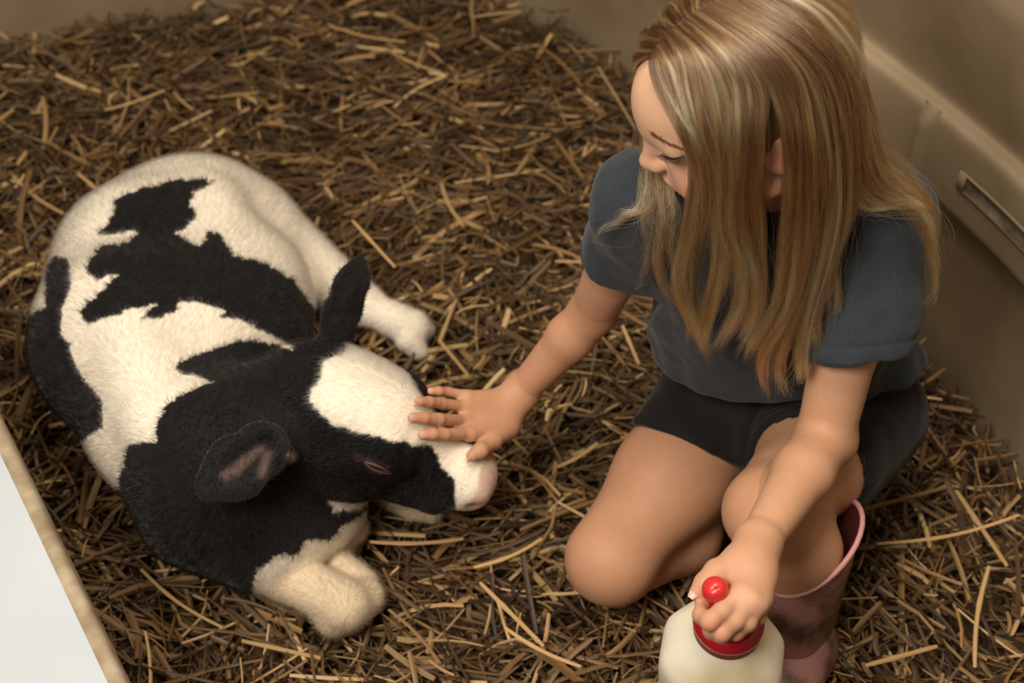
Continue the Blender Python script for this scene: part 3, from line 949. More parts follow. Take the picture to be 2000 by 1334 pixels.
def skin_colour(P):
    c = np.tile(SKIN, (len(P), 1))
    tn = np.clip((.62 - P[:, 2]) / .25, 0, 1)[:, None] * .65
    c = c * (1 - tn) + TAN * tn
    def blob(pt, r, colr, w):
        nonlocal c
        k = np.exp(-((P - pt) ** 2).sum(1) / r ** 2)[:, None] * w
        c = c * (1 - k) + colr * k
    for s in (-1, 1):
        blob(g(.078, s * .040, -.034), .018, ROSE, .35)
        blob(g(.066, s * .031, .0), .016, ROSE, .25)
    blob(g(.103, 0, -.02), .010, ROSE, .3)
    blob(g(-.01, .075, -.01), .02, ROSE, .5)
    lp = (P - g(.090, 0, -.0512))
    e = np.exp(-((lp @ gF / .010) ** 2 + (lp @ gL / .013) ** 2 + (lp @ gU / .0065) ** 2))[:, None] * .8
    c = c * (1 - e) + LIP * e
    for C_, d_, r in nailsR:
        blob(C_ + CZ * r, .006, np.array(srgb(226, 178, 156)), .8)
        blob(C_ - d_ * .02 + CZ * r, .007, ROSE, .35)
        blob(C_ + d_ * .003, .008, ROSE, .5)
    for m_ in mcp: blob(m_ + CZ * .01, .010, np.array(srgb(222, 170, 146)), .5)
    for ch in fgL:
        blob(ch[2] + CZ * .008, .009, ROSE, .4)
    blob(thL[3], .010, ROSE, .4)
    mott = vnoise(P * 30, 41)[:, None] * .05 + vnoise(P * 120, 42)[:, None] * .03
    return np.clip(c * (1 + mott), 0, 1)
M_skin = material('skin', rough=.55, attr=True, sss=.25, spec=.32, bump=(900, .06, .001))
person = mesh_obj('person', gv, gq, M_skin, col=skin_colour(gv))
person.data.normals_split_custom_set_from_vertices(gn.tolist())       # one smooth skin across the finer head and hands
tag(person, 'girl with long blond hair in a dark T-shirt and shorts crouching beside the calf', 'person')
print('girl', len(gv), round(time.time() - T0, 1))

# ---- nails
M_nail = material('nail', srgb(224, 178, 158), rough=.28)
def nail(c, fwd, nrm, w, l):
    nrm = unit(nrm - (nrm @ fwd) * fwd); sd = np.cross(fwd, nrm)
    v = []; f = []
    for i, t in enumerate(np.linspace(-1, 1, 6)):
        ww = w * (1 - .35 * max(t, 0) ** 2)
        for j, s in enumerate(np.linspace(-1, 1, 5)):
            v.append(c + fwd * l * t + sd * ww * s + nrm * (-.35 * w * s * s + .0004 - .0006 * t * t))
    n5 = 5
    for i in range(5):
        for j in range(4): f.append((i * n5 + j, i * n5 + j + 1, (i + 1) * n5 + j + 1, (i + 1) * n5 + j))
    return mesh_obj('fingernail', v, np.array(f), M_nail, person)
def seat(c, nrm):                   # lift a point onto the skin
    c = np.array(c, float)
    for _ in range(12):
        d = girl._run(c[None], girl.p)[0]
        if abs(d) < .0002: break
        c = c - nrm * d * .8
    return c
for C_, d_, r in nailsR:
    nrm = unit(CZ + V3(0, 0, .2))
    nail(seat(C_ + nrm * .008 - d_ * .0015, nrm), d_, nrm, r * .60, .0050)
d_ = unit(thL[3] - thL[2]); nrm = unit(CZ * .8 - CX * .6)
nail(seat(thL[3] + nrm * .008, nrm), d_, nrm, .0045, .0052)
d_ = unit(thR[3] - thR[2]); nrm = unit(CZ * .6 - CY * .5 - CX * .2)
nail(seat(thR[3] + nrm * .008, nrm), d_, nrm, .0043, .0048)

# ---- T-shirt
shirt = Sdf()
slR, slL = shR * .42 + elR * .58, shL * .42 + elL * .58
shirt.ell(t1 + V3(0, 0, -.005), (.142, .100, .150), TX, .04)
shirt.ell(t2 + V3(.0, 0, 0), (.150, .108, .15), TX, .05)
shirt.ell(t3 + V3(.0, -.015, .055), (.158, .120, .085), TX, .04)
shirt.cone(msh + V3(0, .01, .012), shR + V3(0, 0, .004), .062, .054, .05)
shirt.cone(msh + V3(0, .01, .012), shL + V3(0, 0, .004), .062, .055, .05)
shirt.cone(shR, slR + (slR - shR) * .3, .054, .049, .03)
shirt.cone(shL, slL + (slL - shL) * .3 + gLs * .012, .055, .066, .03)
shirt.ell(W(1790, 735, .30) + V3(-.04, 0, .02), (.05, .04, .05), None, .05)
# cut: sleeve ends, hem, neck
dR, dL = unit(slR - shR), unit(slL - shL)
cutR, cutL = W(1222, 508, .5), None
cutR = shR + dR * .118; cutL = shL + dL * .142
shirt.plane(cutR, dR * 1.0 + V3(0, 0, -.1), .003, where=(cutR - dR * .02, cutR + dR * .16, .072))
shirt.plane(cutL, unit(dL + gLs * .22), .003, where=(cutL - dL * .02 + gLs * .008, cutL + dL * .14 + gLs * .008, .076))
shirt.cone(cutR - dR * .03, cutR + dR * .05, .030, .044, .004, 's')
shirt.cone(cutL - dL * .03, cutL + dL * .05, .034, .055, .004, 's')
hm = march_many(shirt, [1310, 1480, 1770], [748, 795, 752], 0.0)
h0, h1, h2 = [D(x_, y_, t) if t == t else W(x_, y_, .27) for x_, y_, t in zip((1310, 1480, 1770), (748, 795, 752), hm)]
print('hem', h0, h1, h2)
hn = np.cross(h1 - h0, h2 - h0); hn = unit(-hn if hn[2] > 0 else hn)
hn = unit(hn * .7 + V3(0, 0, -.5))
shirt.plane(h1, hn, .006)
shirt.cone(msh + V3(0, .005, .03), msh + V3(0, -.01, .16), .050, .075, .01, 's')
sv, sq = mesh_sdf(shirt, (.03, .93, .18), (.58, 1.38, .74), .0035, smooth=2)
def fold(v, f_, amp, sets):
    n = f_.grad(v, .003); d = np.zeros(len(v))
    for sc, seed, w in sets: d += w * vnoise(v * sc, seed)
    return v + n * (d * amp)[:, None]
sv = fold(sv, shirt, .0075, [(np.array([14, 14, 9]), 51, 1.0), (np.array([34, 30, 17]), 52, .55), (np.array([70, 70, 60]), 53, .15)])
cn_ = unit(dL + gLs * .22)
dd_ = (sv - cutL) @ cn_; rr_ = np.linalg.norm(sv - cutL - dd_[:, None] * cn_, axis=1)
sv = sv - shirt.grad(sv, .003) * (.0016 * np.exp(-((dd_ + .020) / .0026) ** 2) * (rr_ < .085))[:, None]      # stitched sleeve hem
M_shirt = material('heather_knit', srgb(48, 53, 60), rough=.95, sheen=.12, spec=.15, noise=(1300, srgb(38, 43, 50), srgb(64, 69, 76), 2, .3, .7), bump=(1200, .15, .0008))
o = mesh_obj('tshirt', sv, sq, M_shirt, person); o['label'] = 'dark heather grey short-sleeved T-shirt'
# stitched hem band on the near sleeve
def band(c, n, r, w, name, mat, parent, src):
    n = unit(n); a = unit(np.cross(n, UP)); b = np.cross(n, a); v = []; f = []
    S = 48
    for i in range(S):
        t = 2 * math.pi * i / S; d = a * math.cos(t) + b * math.sin(t)
        for k, (h, o_) in enumerate(((-w, .0006), (-w * .8, .0012), (w * .8, .0012), (w, .0006))):
            p = c + n * h; rr = .02
            for _ in range(40):
                dd = src._run((p + d * rr)[None], src.p)[0]
                if dd > -.0003: break
                rr += max(-dd * .8, .0005)
            v.append(p + d * (rr + o_))
    for i in range(S):
        for k in range(3): f.append((i * 4 + k, ((i + 1) % S) * 4 + k, ((i + 1) % S) * 4 + k + 1, i * 4 + k + 1))
    return mesh_obj(name, v, np.array(f), mat, parent)

# ---- shorts
short = Sdf()
short.ell(t3 + V3(0, 0, .0), (.142, .112, .105), TX, .03)
short.ball((hipR + hipL) / 2 + gFs * .035 + V3(0, 0, -.02), .085, .05)
short.cone(hipR, hipR * .40 + knR * .60, .091, .083, .04)
short.cone(hipL, hipL * .52 + knL * .48, .088, .080, .04)
tR = unit(knR - hipR)
r0, r1 = W(1246, 836, .235), W(1452, 915, .185)
rn = unit(np.cross(r1 - r0, ray(1345, 875))); rn = rn if rn @ tR > 0 else -rn
rn = unit(rn * .8 + tR * .2)
rc = (r0 + r1) / 2
ra_ = hipR + tR * ((rc - hipR) @ tR)
short.plane(rc, rn, .003, where=(ra_ - tR * .02, ra_ + tR * .25, .125))
tL = unit(knL - hipL)
lc = hipL * .66 + knL * .34
short.plane(D(1538, 826, 1.572), tL, .003, where=(lc - tL * .06, lc + tL * .2, .112))
short.cone(ra_ - tR * .02, ra_ + tR * .06, .064, .080, .004, 's')
short.cone(lc - tL * .03, lc + tL * .05, .064, .072, .004, 's')
short.plane(V3(0, 0, .03), V3(0, 0, -1), .004)
pv, pq = mesh_sdf(short, (.05, .85, .02), (.60, 1.42, .36), .004, smooth=2)
pv = fold(pv, short, .004, [(np.array([16, 16, 16]), 61, 1.0), (np.array([40, 40, 40]), 62, .5)])
M_short = material('black_cotton', srgb(21, 17, 18), rough=.8, spec=.3, sheen=.1, bump=(500, .15, .001))
o = mesh_obj('shorts', pv, pq, M_short, person); o['label'] = 'short black shorts'

# ---- rubber boots: lofted shell, foot, sole
M_boot = material('pink_rubber', srgb(160, 112, 110), rough=.42, noise=(22, srgb(86, 62, 50), srgb(172, 124, 120), 5, .40, .62), spec=.5)
M_lining = material('boot_lining', srgb(96, 30, 34), rough=.9)
M_sole = material('boot_sole', srgb(60, 44, 38), rough=.8)
def boot(top, e1, e2, ank, toe, name='boot'):
    root = bpy.data.objects.new(name, None); COL.objects.link(root); root.parent = person
    S = 32
    n_top = unit(np.cross(e1, e2)); n_top = n_top if n_top[2] > 0 else -n_top
    fw = unit(V3(toe[0] - ank[0], toe[1] - ank[1], 0)); sd = np.cross(V3(0, 0, 1), fw)
    def ring(c, a, b): return np.array([c + a * math.cos(t) + b * math.sin(t) for t in np.linspace(0, 2 * math.pi, S, endpoint=False)])
    e2f = -e2 if (e2 @ sd) * (e1 @ fw) > 0 else e2
    rings = []
    for t in np.linspace(0, 1, 9):
        c = top * (1 - t) + (ank + V3(0, 0, .01)) * t
        s_ = 1 - .26 * t ** .8
        A_, B_ = e1 * (1 - t) + unit(V3(*e1[:2], 0)) * np.linalg.norm(e1) * t, e2
        rings.append(ring(c, A_ * s_, B_ * s_))
    out = np.concatenate(rings)
    inn = np.concatenate([ring(top * (1 - t) + ank * t, (e1) * (1 - .3 * t) * .93, e2 * (1 - .3 * t) * .93) for t in np.linspace(0, .8, 6)])
    def qs(nr): return np.array([(i * S + j, (i + 1) * S + j, (i + 1) * S + (j + 1) % S, i * S + (j + 1) % S) for i in range(nr - 1) for j in range(S)])
    mesh_obj('shaft', out, qs(9), M_boot, root)
    mesh_obj('lining', inn, qs(6), M_lining, root)
    # rolled rim
    v = []
    R = 8
    for j in range(S):
        t = 2 * math.pi * j / S
        d = unit(e1 * math.cos(t) + e2 * math.sin(t)); c = top + e1 * math.cos(t) * .97 + e2 * math.sin(t) * .97
        for k in range(R):
            a = 2 * math.pi * k / R
            v.append(c + d * .0034 * math.cos(a) + n_top * .0034 * math.sin(a))
    f = np.array([(j * R + k, ((j + 1) % S) * R + k, ((j + 1) % S) * R + (k + 1) % R, j * R + (k + 1) % R) for j in range(S) for k in range(R)])
    mesh_obj('rim', v, f, M_rimp, root)
    # foot
    ft = Sdf()
    ft.cone(ank + V3(0, 0, -.005), ank - fw * .02 + V3(0, 0, -.05), .046, .042, .03)
    ft.chain([ank + V3(0, 0, -.03), ank * .5 + toe * .5 + V3(0, 0, .0), toe], [.046, .042, .036], .02)
    ft.plane(V3(0, 0, toe[2] - .028), V3(0, 0, -1), .006)
    v, q = mesh_sdf(ft, np.minimum(ank, toe) - .09, np.maximum(ank, toe) + .09, .005)
    mesh_obj('foot', v, q, M_boot, root)
    v, q = mesh_sdf(ft, np.minimum(ank, toe) - .09, np.maximum(ank, toe) + .09, .008)
    v = v.copy(); zc = toe[2] - .022
    cen = v[:, :2].mean(0); v[:, :2] = cen + (v[:, :2] - cen) * 1.04
    v[:, 2] = np.minimum(v[:, 2], zc) - .006
    mesh_obj('sole', v, q, M_sole, root)
    return root
M_rimp = material('boot_rim', srgb(206, 150, 146), rough=.4)
p1_, p2_ = W(1512, 1160, .205), W(1668, 975, .268)
bt = (p1_ + p2_) / 2
bl = boot(bt, (p2_ - p1_) / 2, unit(np.cross(p2_ - p1_, V3(-.35, .25, 1))) * .050, anL + V3(.006, .0, -.02), anL + V3(-.055, -.13, -.06))
bl['label'] = 'muddy pink rubber boot on the raised leg'
tr = anR + V3(.0, -.02, .0)
br = boot(V3(.285, 1.15, .11), V3(.0, .01, .058), V3(.058, -.02, 0), anR + V3(.03, .06, -.005), anR + V3(.11, .16, -.02))
br['label'] = 'pink rubber boot on the folded leg'
print('clothes', round(time.time() - T0, 1))
# ---- hair
M_hair = hair_material('blond_hair', rough=.28, radial=.45, coat=.0)
M_scalp = material('hair_base', srgb(104, 78, 50), rough=.6, bump=(300, .4, .002))
cap = Sdf()
cap.ell(g(-.010, 0, .032), (.0945, .0775, .0865), GX3, .01)
cap.cone(g(-.040, 0, -.005), g(-.050, 0, -.075), .060, .050, .03)
cap.plane(g(.080, 0, .078), gF * .74 - gU * .67, .006)
kv, kq = mesh_sdf(cap, gO - .16, gO + .16, .004, smooth=2)
hair_o = mesh_obj('hair', kv, kq, M_scalp, person)
hair_o['label'] = 'long loose wavy blond hair'
bodyall = Sdf(); bodyall.p = girl.p + cap.p[:2] + shirt.p
headonly = Sdf(); headonly.p = [q for q in girl.p if q.tag == HD and q.op == 'u'] + cap.p[:2]
shirtarm = Sdf(); shirtarm.p = shirt.p + [q for q in girl.p if q.tag != HD]
NP = 26
def part_root(b):                  # point of the parting, on the midline of the skull
    b = math.radians(b)
    return g(-.010, 0, .032) + gF * math.cos(b) * .0975 + gU * math.sin(b) * .0895
def guide(px, off=.010, root=None):
    px = [tuple(p) for p in px]
    if root is not None:
        px[0] = tuple(project(part_root(root))[:2])
    P = spline(np.array(px, float), NP)
    k = np.arange(NP)
    th_ = march_many(headonly, P[:, 0], P[:, 1], off + .004 * np.sin(k * .9), .8, 1.36)
    tb_ = march_many(shirtarm, P[:, 0], P[:, 1], .010, .8, 2.2)
    out = []; Y0 = None
    for (x_, y_), t, tb in zip(P, th_, tb_):
        v_ = (y_ - 667) / FPX
        if np.isnan(t) or (Y0 is not None and t * S45 * (1 - v_) > Y0 + .05):
            t = Y0 / (S45 * (1 - v_)) if Y0 is not None else 1.25
        else:
            Y0 = t * S45 * (1 - v_) if Y0 is None else min(Y0 + .02, t * S45 * (1 - v_))
        if not np.isnan(tb): t = min(t, tb)
        out.append(D(x_, y_, t))
    out = np.array(out)
    if root is not None: out[0] = part_root(root)
    for _ in range(3): out[1:-1] = .5 * out[1:-1] + .25 * (out[2:] + out[:-2])
    return out
frontg = [
 [(1268, 84), (1268, 118), (1306, 190), (1346, 252), (1362, 300), (1366, 370), (1348, 450), (1328, 530), (1322, 610), (1340, 690)],
 [(1290, 66), (1298, 130), (1330, 215), (1362, 300), (1374, 380), (1356, 460), (1336, 540), (1330, 620), (1362, 712)],
 [(1318, 52), (1325, 130), (1346, 220), (1374, 320), (1378, 420), (1352, 520), (1346, 620), (1378, 722)],
 [(1350, 40), (1364, 130), (1384, 230), (1398, 330), (1404, 430), (1400, 520), (1372, 620), (1376, 700)],
 [(1385, 30), (1404, 130), (1420, 230), (1424, 330), (1422, 430), (1440, 510), (1432, 600), (1392, 690)],
 [(1415, 24), (1440, 130), (1450, 230), (1448, 330), (1446, 430), (1462, 520), (1470, 610), (1440, 715)],
 [(1440, 20), (1474, 130), (1484, 225), (1476, 330), (1470, 430), (1480, 530), (1494, 620), (1470, 710)],
]
backg = [
 [(1462, 16), (1506, 120), (1535, 220), (1548, 310), (1545, 400), (1535, 500), (1515, 590), (1482, 660), (1475, 730)],
 [(1482, 14), (1532, 110), (1566, 215), (1578, 320), (1572, 420), (1556, 520), (1528, 620), (1500, 700), (1512, 790)],
 [(1502, 12), (1558, 105), (1594, 215), (1606, 330), (1596, 430), (1580, 530), (1560, 630), (1528, 710), (1525, 780)],
 [(1520, 10), (1584, 105), (1620, 215), (1630, 330), (1620, 430), (1606, 540), (1584, 640), (1556, 720), (1545, 760)],
 [(1540, 8), (1606, 105), (1644, 215), (1652, 330), (1640, 430), (1618, 530), (1600, 620), (1575, 690)],
 [(1555, 6), (1624, 105), (1660, 215), (1668, 320), (1660, 400), (1640, 470), (1625, 560), (1612, 640)],
]
shoulderg = [
 [(1575, 6), (1640, 100), (1676, 200), (1692, 290), (1716, 352), (1762, 384), (1796, 420), (1812, 490), (1808, 560), (1800, 620)],
 [(1570, 6), (1636, 105), (1672, 215), (1684, 310), (1712, 372), (1760, 388), (1792, 410), (1806, 450), (1812, 520)],
 [(1560, 6), (1630, 110), (1664, 240), (1668, 340), (1690, 395), (1740, 402), (1780, 398), (1800, 420), (1808, 470)],
 [(1585, 6), (1650, 90), (1690, 190), (1706, 280), (1740, 320), (1780, 350), (1808, 400), (1822, 470), (1818, 540)],
]
G_all = [guide(p_, root=48 + 58 * i / 12) for i, p_ in enumerate(frontg + backg)]
G_front, G_back = G_all[:7], G_all[7:]
G_shl = [guide(p_, root=104 + 6 * i) for i, p_ in enumerate(shoulderg)]
# the far side and the nape, laid out around the skull itself and then hanging straight down
def skull_guide(th, root, drop, swing=0.0, lean=V3(0, 0, 0)):
    c = g(-.010, 0, .032); pts_ = []
    r_ = math.radians(root)
    d0_ = V3(math.cos(r_), 0, math.sin(r_)); d1_ = V3(math.cos(th) * .99, math.sin(th) * .99, -.12)
    om = math.acos(np.clip(unit(d0_) @ unit(d1_), -1, 1))
    for a in np.linspace(0, 1, 14):
        q = (math.sin((1 - a) * om) * unit(d0_) + math.sin(a * om) * unit(d1_)) / math.sin(om)
        k_ = 1 + .07 * min(a * 3, 1)
        pts_.append(c + gF * q[0] * .0975 * k_ + gL * q[1] * .081 * k_ + gU * q[2] * .0895 * k_)
    last = pts_[-1]
    for k, t in enumerate(np.linspace(0, 1, 13)[1:]):
        pts_.append(last + V3(0, 0, -drop * t) + lean * t + gF * swing * math.sin(t * 7) )
    P = np.array(pts_)
    for _ in range(4):
        d = shirtarm(P); n_ = shirtarm.grad(P)
        m_ = d < .010
        P[m_] += n_[m_] * (.010 - d[m_])[:, None]
    for _ in range(2): P[1:-1] = .5 * P[1:-1] + .25 * (P[2:] + P[:-2])
    return P
G_far = [skull_guide(math.radians(-a), 46 + (a - 48) * .75, .24, .006, V3(-.015 if a < 100 else .01, .0, 0)) for a in (48, 62, 78, 95, 112, 130)]
G_nape = [skull_guide(math.radians(a), 110 + (6 - abs(a - 188) / 8), .24, .005, V3(.02, .03, 0)) for a in (230, 212, 195, 178, 160, 145)]
# far locks that show under the chin and over the far shoulder
G_cheek = []
for p_, d_ in (([(1262, 240), (1268, 330), (1272, 390), (1255, 440), (1246, 500)], 1.345), ([(1275, 240), (1285, 330), (1292, 400), (1292, 470), (1300, 560), (1322, 640)], 1.335), ([(1300, 260), (1310, 350), (1318, 420), (1312, 500), (1318, 600)], 1.32), ([(1258, 240), (1262, 340), (1248, 405), (1212, 418), (1180, 440), (1168, 470)], 1.35)):
    P = spline(np.array(p_, float), NP); o_ = []
    Y0 = (D(p_[0][0], p_[0][1], d_))[1]
    tb_ = march_many(shirtarm, P[:, 0], P[:, 1], .010, .8, 2.2)
    for (x_, y_), tb in zip(P, tb_):
        t = Y0 / (S45 * (1 - (y_ - 667) / FPX))
        if not np.isnan(tb): t = min(t, tb)
        o_.append(D(x_, y_, t))
    G_cheek.append(np.array(o_))
def lay(Gs, n, spread, clump, frizz, K=30, loose=1.0):
    Gs = np.array(Gs); m_ = len(Gs); t = np.linspace(0, 1, NP)
    NT = (m_ - 1) * K                                              # tufts, each a bundle of strands of one tone
    ut = (np.arange(NT) + rng.random(NT)) / K
    it = np.minimum(ut.astype(int), m_ - 2); ft = ut - it
    near = np.where(ft > .5, 1.0, 0.0)
    gi = it + near.astype(int)
    ct = np.repeat(np.clip((t - clump[0]) / (clump[1] - clump[0]), 0, 1)[None] * clump[2], NT, 0)
    if m_ == len(frontg) + len(backg):                              # the hair parts early around the ear
        ct[it == len(frontg) - 1] = np.clip((t - .10) / .22, 0, 1)[None]
    drift = np.sin(t[None] * (3 + 4 * rng.random((NT, 1))) + rng.random((NT, 1)) * 6.28) * .30 * np.minimum(t * 5, 1)[None]
    w = (ft[:, None] + drift) * (1 - ct) + near[:, None] * ct
    TP = Gs[it] * (1 - w)[..., None] + Gs[it + 1] * w[..., None]   # tuft centre lines
    env = np.sin(np.clip(t * 1.3, 0, 1) * math.pi * .5)
    off = rng.normal(size=(NT, 3)) * spread
    TP = TP + off[:, None] * (env * (1 - .72 * t))[None, :, None]
    lw = np.sin(t[None] * (9 + 5 * ((gi * 37) % 10) / 10)[:, None] + (gi * 2.4)[:, None]) * (np.clip(t - .38, 0, 1) ** 1.1)[None] * .017
    TP = TP + lw[..., None] * (CX * .95 - CY * .1)
    TP = TP + np.sin(t[None, :, None] * 15 + rng.normal(size=(NT, 1, 3)) * 2) * .0045 * (t ** 1.5)[None, :, None]
    hl = rng.random(NT)
    tone = np.where(hl > .72, .88, np.where(hl < .45, .06, .36)) + rng.normal(size=NT) * .07
    tl = .70 + .30 * rng.random(NT) ** .7                          # uneven ends
    k = rng.integers(0, NT, n)
    P = TP[k]
    rr = rng.normal(size=(n, 3)) * (.0016 * loose)
    P = P + rr[:, None] * ((.35 + env) * (1 - .6 * t ** 2))[None, :, None]
    ph = rng.random((n, 3)) * 6.28
    fq = 5 + rng.random((n, 1, 1)) * 7
    P = P + np.sin(t[None, :, None] * fq + ph[:, None]) * frizz * (t ** 1.5)[None, :, None] * rng.random((n, 1, 1)) ** 2
    ln = tl[k] * (1 - .10 * rng.random(n))
    tt = t[None] * ln[:, None]
    idx = tt * (NP - 1); a = np.minimum(idx.astype(int), NP - 2); fr = (idx - a)[..., None]
    r_ = np.arange(n)[:, None]
    P = P[r_, a] * (1 - fr) + P[r_, a + 1] * fr
    return P, np.clip(tone[k] + rng.normal(size=n) * .09, 0, 1)
HSETS = [(G_all, .64, .0060, (.20, .70, .96), .005), (G_shl, .08, .0034, (.3, .8, .8), .003),
         (G_far, .12, .0065, (.4, 1, .6), .004), (G_nape, .14, .0075, (.4, 1, .6), .004), (G_cheek, .02, .0030, (.2, .6, .95), .003)]
AP, AK = [], []
for Gs, sh, sp_, cl, fz in HSETS:
    P, k_ = lay(Gs, int(N_HAIR * sh), sp_, cl, fz)
    AP.append(P); AK.append(k_)
for Gs, n_ in ((G_front, 150), (G_back, 200), (G_shl, 150), (G_cheek, 70)):          # flyaways
    P, k_ = lay(Gs, n_, .010, (.5, 1, .3), .020, loose=4.0)
    AP.append(P); AK.append(k_)
HP, HK = np.concatenate(AP), np.concatenate(AK)
# keep strands outside skin and cloth
fl = HP.reshape(-1, 3)
order = np.lexsort((np.floor(fl[:, 2] / .06), np.floor(fl[:, 1] / .06), np.floor(fl[:, 0] / .06)))
outside = Sdf(); outside.p = girl.p + shirt.p
dd = np.empty(len(fl)); dd[order] = outside(fl[order])
bad = np.where(dd < .0025)[0]
if len(bad):
    n_ = outside.grad(fl[bad]); fl[bad] += n_ * (.0025 - dd[bad])[:, None]
HP = fl.reshape(HP.shape)
pal = np.array([srgb(52, 34, 22), srgb(98, 68, 44), srgb(152, 110, 70), srgb(214, 168, 112), srgb(244, 208, 156)])
kk = np.clip(HK[:, None] * .62 + .46 * np.linspace(0, 1, NP)[None] ** .8 + .02, 0, .999) * 4
a = kk.astype(int); fr = (kk - a)[..., None]
HC = pal[a] * (1 - fr) + pal[np.minimum(a + 1, 4)] * fr
HR = np.full((len(HP), NP), .00021) * (1 - .75 * np.linspace(0, 1, NP) ** 3)[None]
st_ = curves_obj('strands', HP, HR, HC, M_hair, hair_o)
st_['kind'] = 'stuff'
# ---- brows and lashes
def tufts(name, roots, dirs, L, rad, colr, bend):
    roots, dirs = np.array(roots), np.array(dirs)
    t = np.linspace(0, 1, 5)
    P = roots[:, None] + dirs[:, None] * (t[None, :, None] * np.asarray(L)[:, None, None]) + np.asarray(bend)[None, None] * (t ** 2)[None, :, None] * np.asarray(L)[:, None, None]
    R_ = np.tile(rad * (1 - .85 * t), (len(P), 1))
    return curves_obj(name, P, R_, np.tile(np.array(colr), (len(P), 1)), M_hair, person)
def face_line(px, n):              # a line on the near half of the face, in head coordinates, so that it can be mirrored
    P = spline(np.array(px, float), n)
    fo = Sdf(); fo.p = [q for q in girl.p if q.tag == HD]
    t = march_many(fo, P[:, 0], P[:, 1], 0.0, .9, 1.5)
    X = np.array([D(x_, y_, d_) for (x_, y_), d_ in zip(P, np.where(np.isnan(t), np.nanmedian(t), t))]) - gO
    return np.stack([X @ gF, X @ gL, X @ gU], 1)
brow = face_line([(1270, 257), (1284, 267), (1300, 277), (1324, 287), (1348, 296)], 190)
lash = face_line([(1293, 301), (1302, 307), (1314, 310), (1327, 308), (1336, 302)], 70)
for s in (-1, 1):
    mir = np.array([1, s, 1])
    r_ = gO + (brow * mir) @ np.array(GX3) + rng.normal(size=brow.shape) * .0007
    t = np.linspace(0, 1, len(r_))
    d_ = [unit(gL * s * .8 - gF * (.15 + .5 * k_) + gU * (.25 - .3 * k_) + rng.normal(size=3) * .15) for k_ in t]
    tufts('eyebrow', r_, d_, .0065 - .002 * t, .00030, srgb(70, 48, 32), gF * .1)
    r_ = gO + (lash * mir) @ np.array(GX3)
    t = np.linspace(-1, 1, len(r_))
    d_ = [unit(gF * .85 + gL * s * (.12 + .45 * k_) - gU * .50 + rng.normal(size=3) * .07) for k_ in t]
    tufts('eyelashes', r_, d_, .0085 + .0015 * t, .00024, srgb(24, 15, 12), gU * .30)
    # lash line along the lowered lid
    P = gO + (lash * mir) @ np.array(GX3)
    v, f = tube(P[::6], [.0004 + .0005 * math.sin(math.pi * k_) for k_ in np.linspace(0, 1, len(P[::6]))], 6)
    mesh_obj('lash_line', v, f, M_eye, person)
print('hair', len(HP), round(time.time() - T0, 1))
# ================================================================ feeding bottle
b_up = unit(V3(-.03, -.10, .99))
b_cap = W(1423, 1214, .343)
b_x = unit(np.cross(V3(0, 1, 0), b_up)); b_y = np.cross(b_up, b_x)
bottle = bpy.data.objects.new('feeding_bottle', None); COL.objects.link(bottle)
tag(bottle, 'square milky plastic calf feeding bottle with red cap and red teat', 'bottle')
def outline(hw, ch, n=64, rot=-.22):
    # chamfered square, rounded
    pts_ = []
    for t in np.linspace(0, 2 * math.pi, n, endpoint=False):
        c, s = math.cos(t), math.sin(t)
        r = min(hw / max(abs(c), 1e-6), hw / max(abs(s), 1e-6), (2 * hw - ch) / (abs(c) + abs(s)))
        pts_.append((r * c, r * s))
    P = np.array(pts_)
    for _ in range(2): P = .5 * P + .25 * (np.roll(P, 1, 0) + np.roll(P, -1, 0))
    c, s = math.cos(rot), math.sin(rot)
    return P @ np.array([[c, s], [-s, c]])
def bring(h, hw, ch, rnd=0.0):
    o_ = outline(hw, ch)
    a = np.linspace(0, 2 * math.pi, 64, endpoint=False)
    circ = np.stack([np.cos(a), np.sin(a)], 1) * hw
    c, s = math.cos(-.22), math.sin(-.22)
    circ = circ @ np.array([[c, s], [-s, c]])
    o_ = o_ * (1 - rnd) + circ * rnd
    return b_cap + b_up * h + o_[:, :1] * b_x + o_[:, 1:] * b_y
prof = [(-.302, .050, .030, 0), (-.300, .058, .034, 0), (-.292, .0625, .036, 0), (-.20, .0635, .037, 0), (-.175, .0605, .035, 0), (-.12, .0605, .035, 0), (-.098, .0640, .037, 0), (-.078, .0645, .037, 0), (-.068, .0635, .036, 0), (-.058, .0600, .034, .05), (-.045, .0520, .03, .25), (-.032, .0430, .02, .6), (-.022, .0360, .01, 1), (-.012, .031, .01, 1), (.0, .030, .01, 1)]
v = np.concatenate([bring(*p) for p in prof]); S = 64
f = np.array([(i * S + j, i * S + (j + 1) % S, (i + 1) * S + (j + 1) % S, (i + 1) * S + j) for i in range(len(prof) - 1) for j in range(S)])
me_f = f.tolist() + [list(range(S))[::-1]]
M_milk = material('milky_plastic', srgb(232, 222, 196), rough=.38, sss=.3, sssr=(1, .9, .7), noise=(9, srgb(212, 192, 150), srgb(240, 233, 212), 5, .28, .55))
mesh_obj('body', v, me_f, M_milk, bottle)
M_red = material('red_rubber', srgb(172, 18, 34), rough=.28, coat=.3)
M_teat = material('red_teat', srgb(214, 48, 50), rough=.33, sss=.15, coat=.2)
def lathe(prof_, S=48):
    a = np.linspace(0, 2 * math.pi, S, endpoint=False)
    v = np.concatenate([b_cap + b_up * h + (np.cos(a)[:, None] * b_x + np.sin(a)[:, None] * b_y) * r for r, h in prof_])
    f = np.array([(i * S + j, i * S + (j + 1) % S, (i + 1) * S + (j + 1) % S, (i + 1) * S + j) for i in range(len(prof_) - 1) for j in range(S)])
    return v, f
th = np.linspace(-1.9, 2.6, 18)
cp = [(.0275 + .0085 * math.cos(t), .0 + .0105 * math.sin(t)) for t in th]
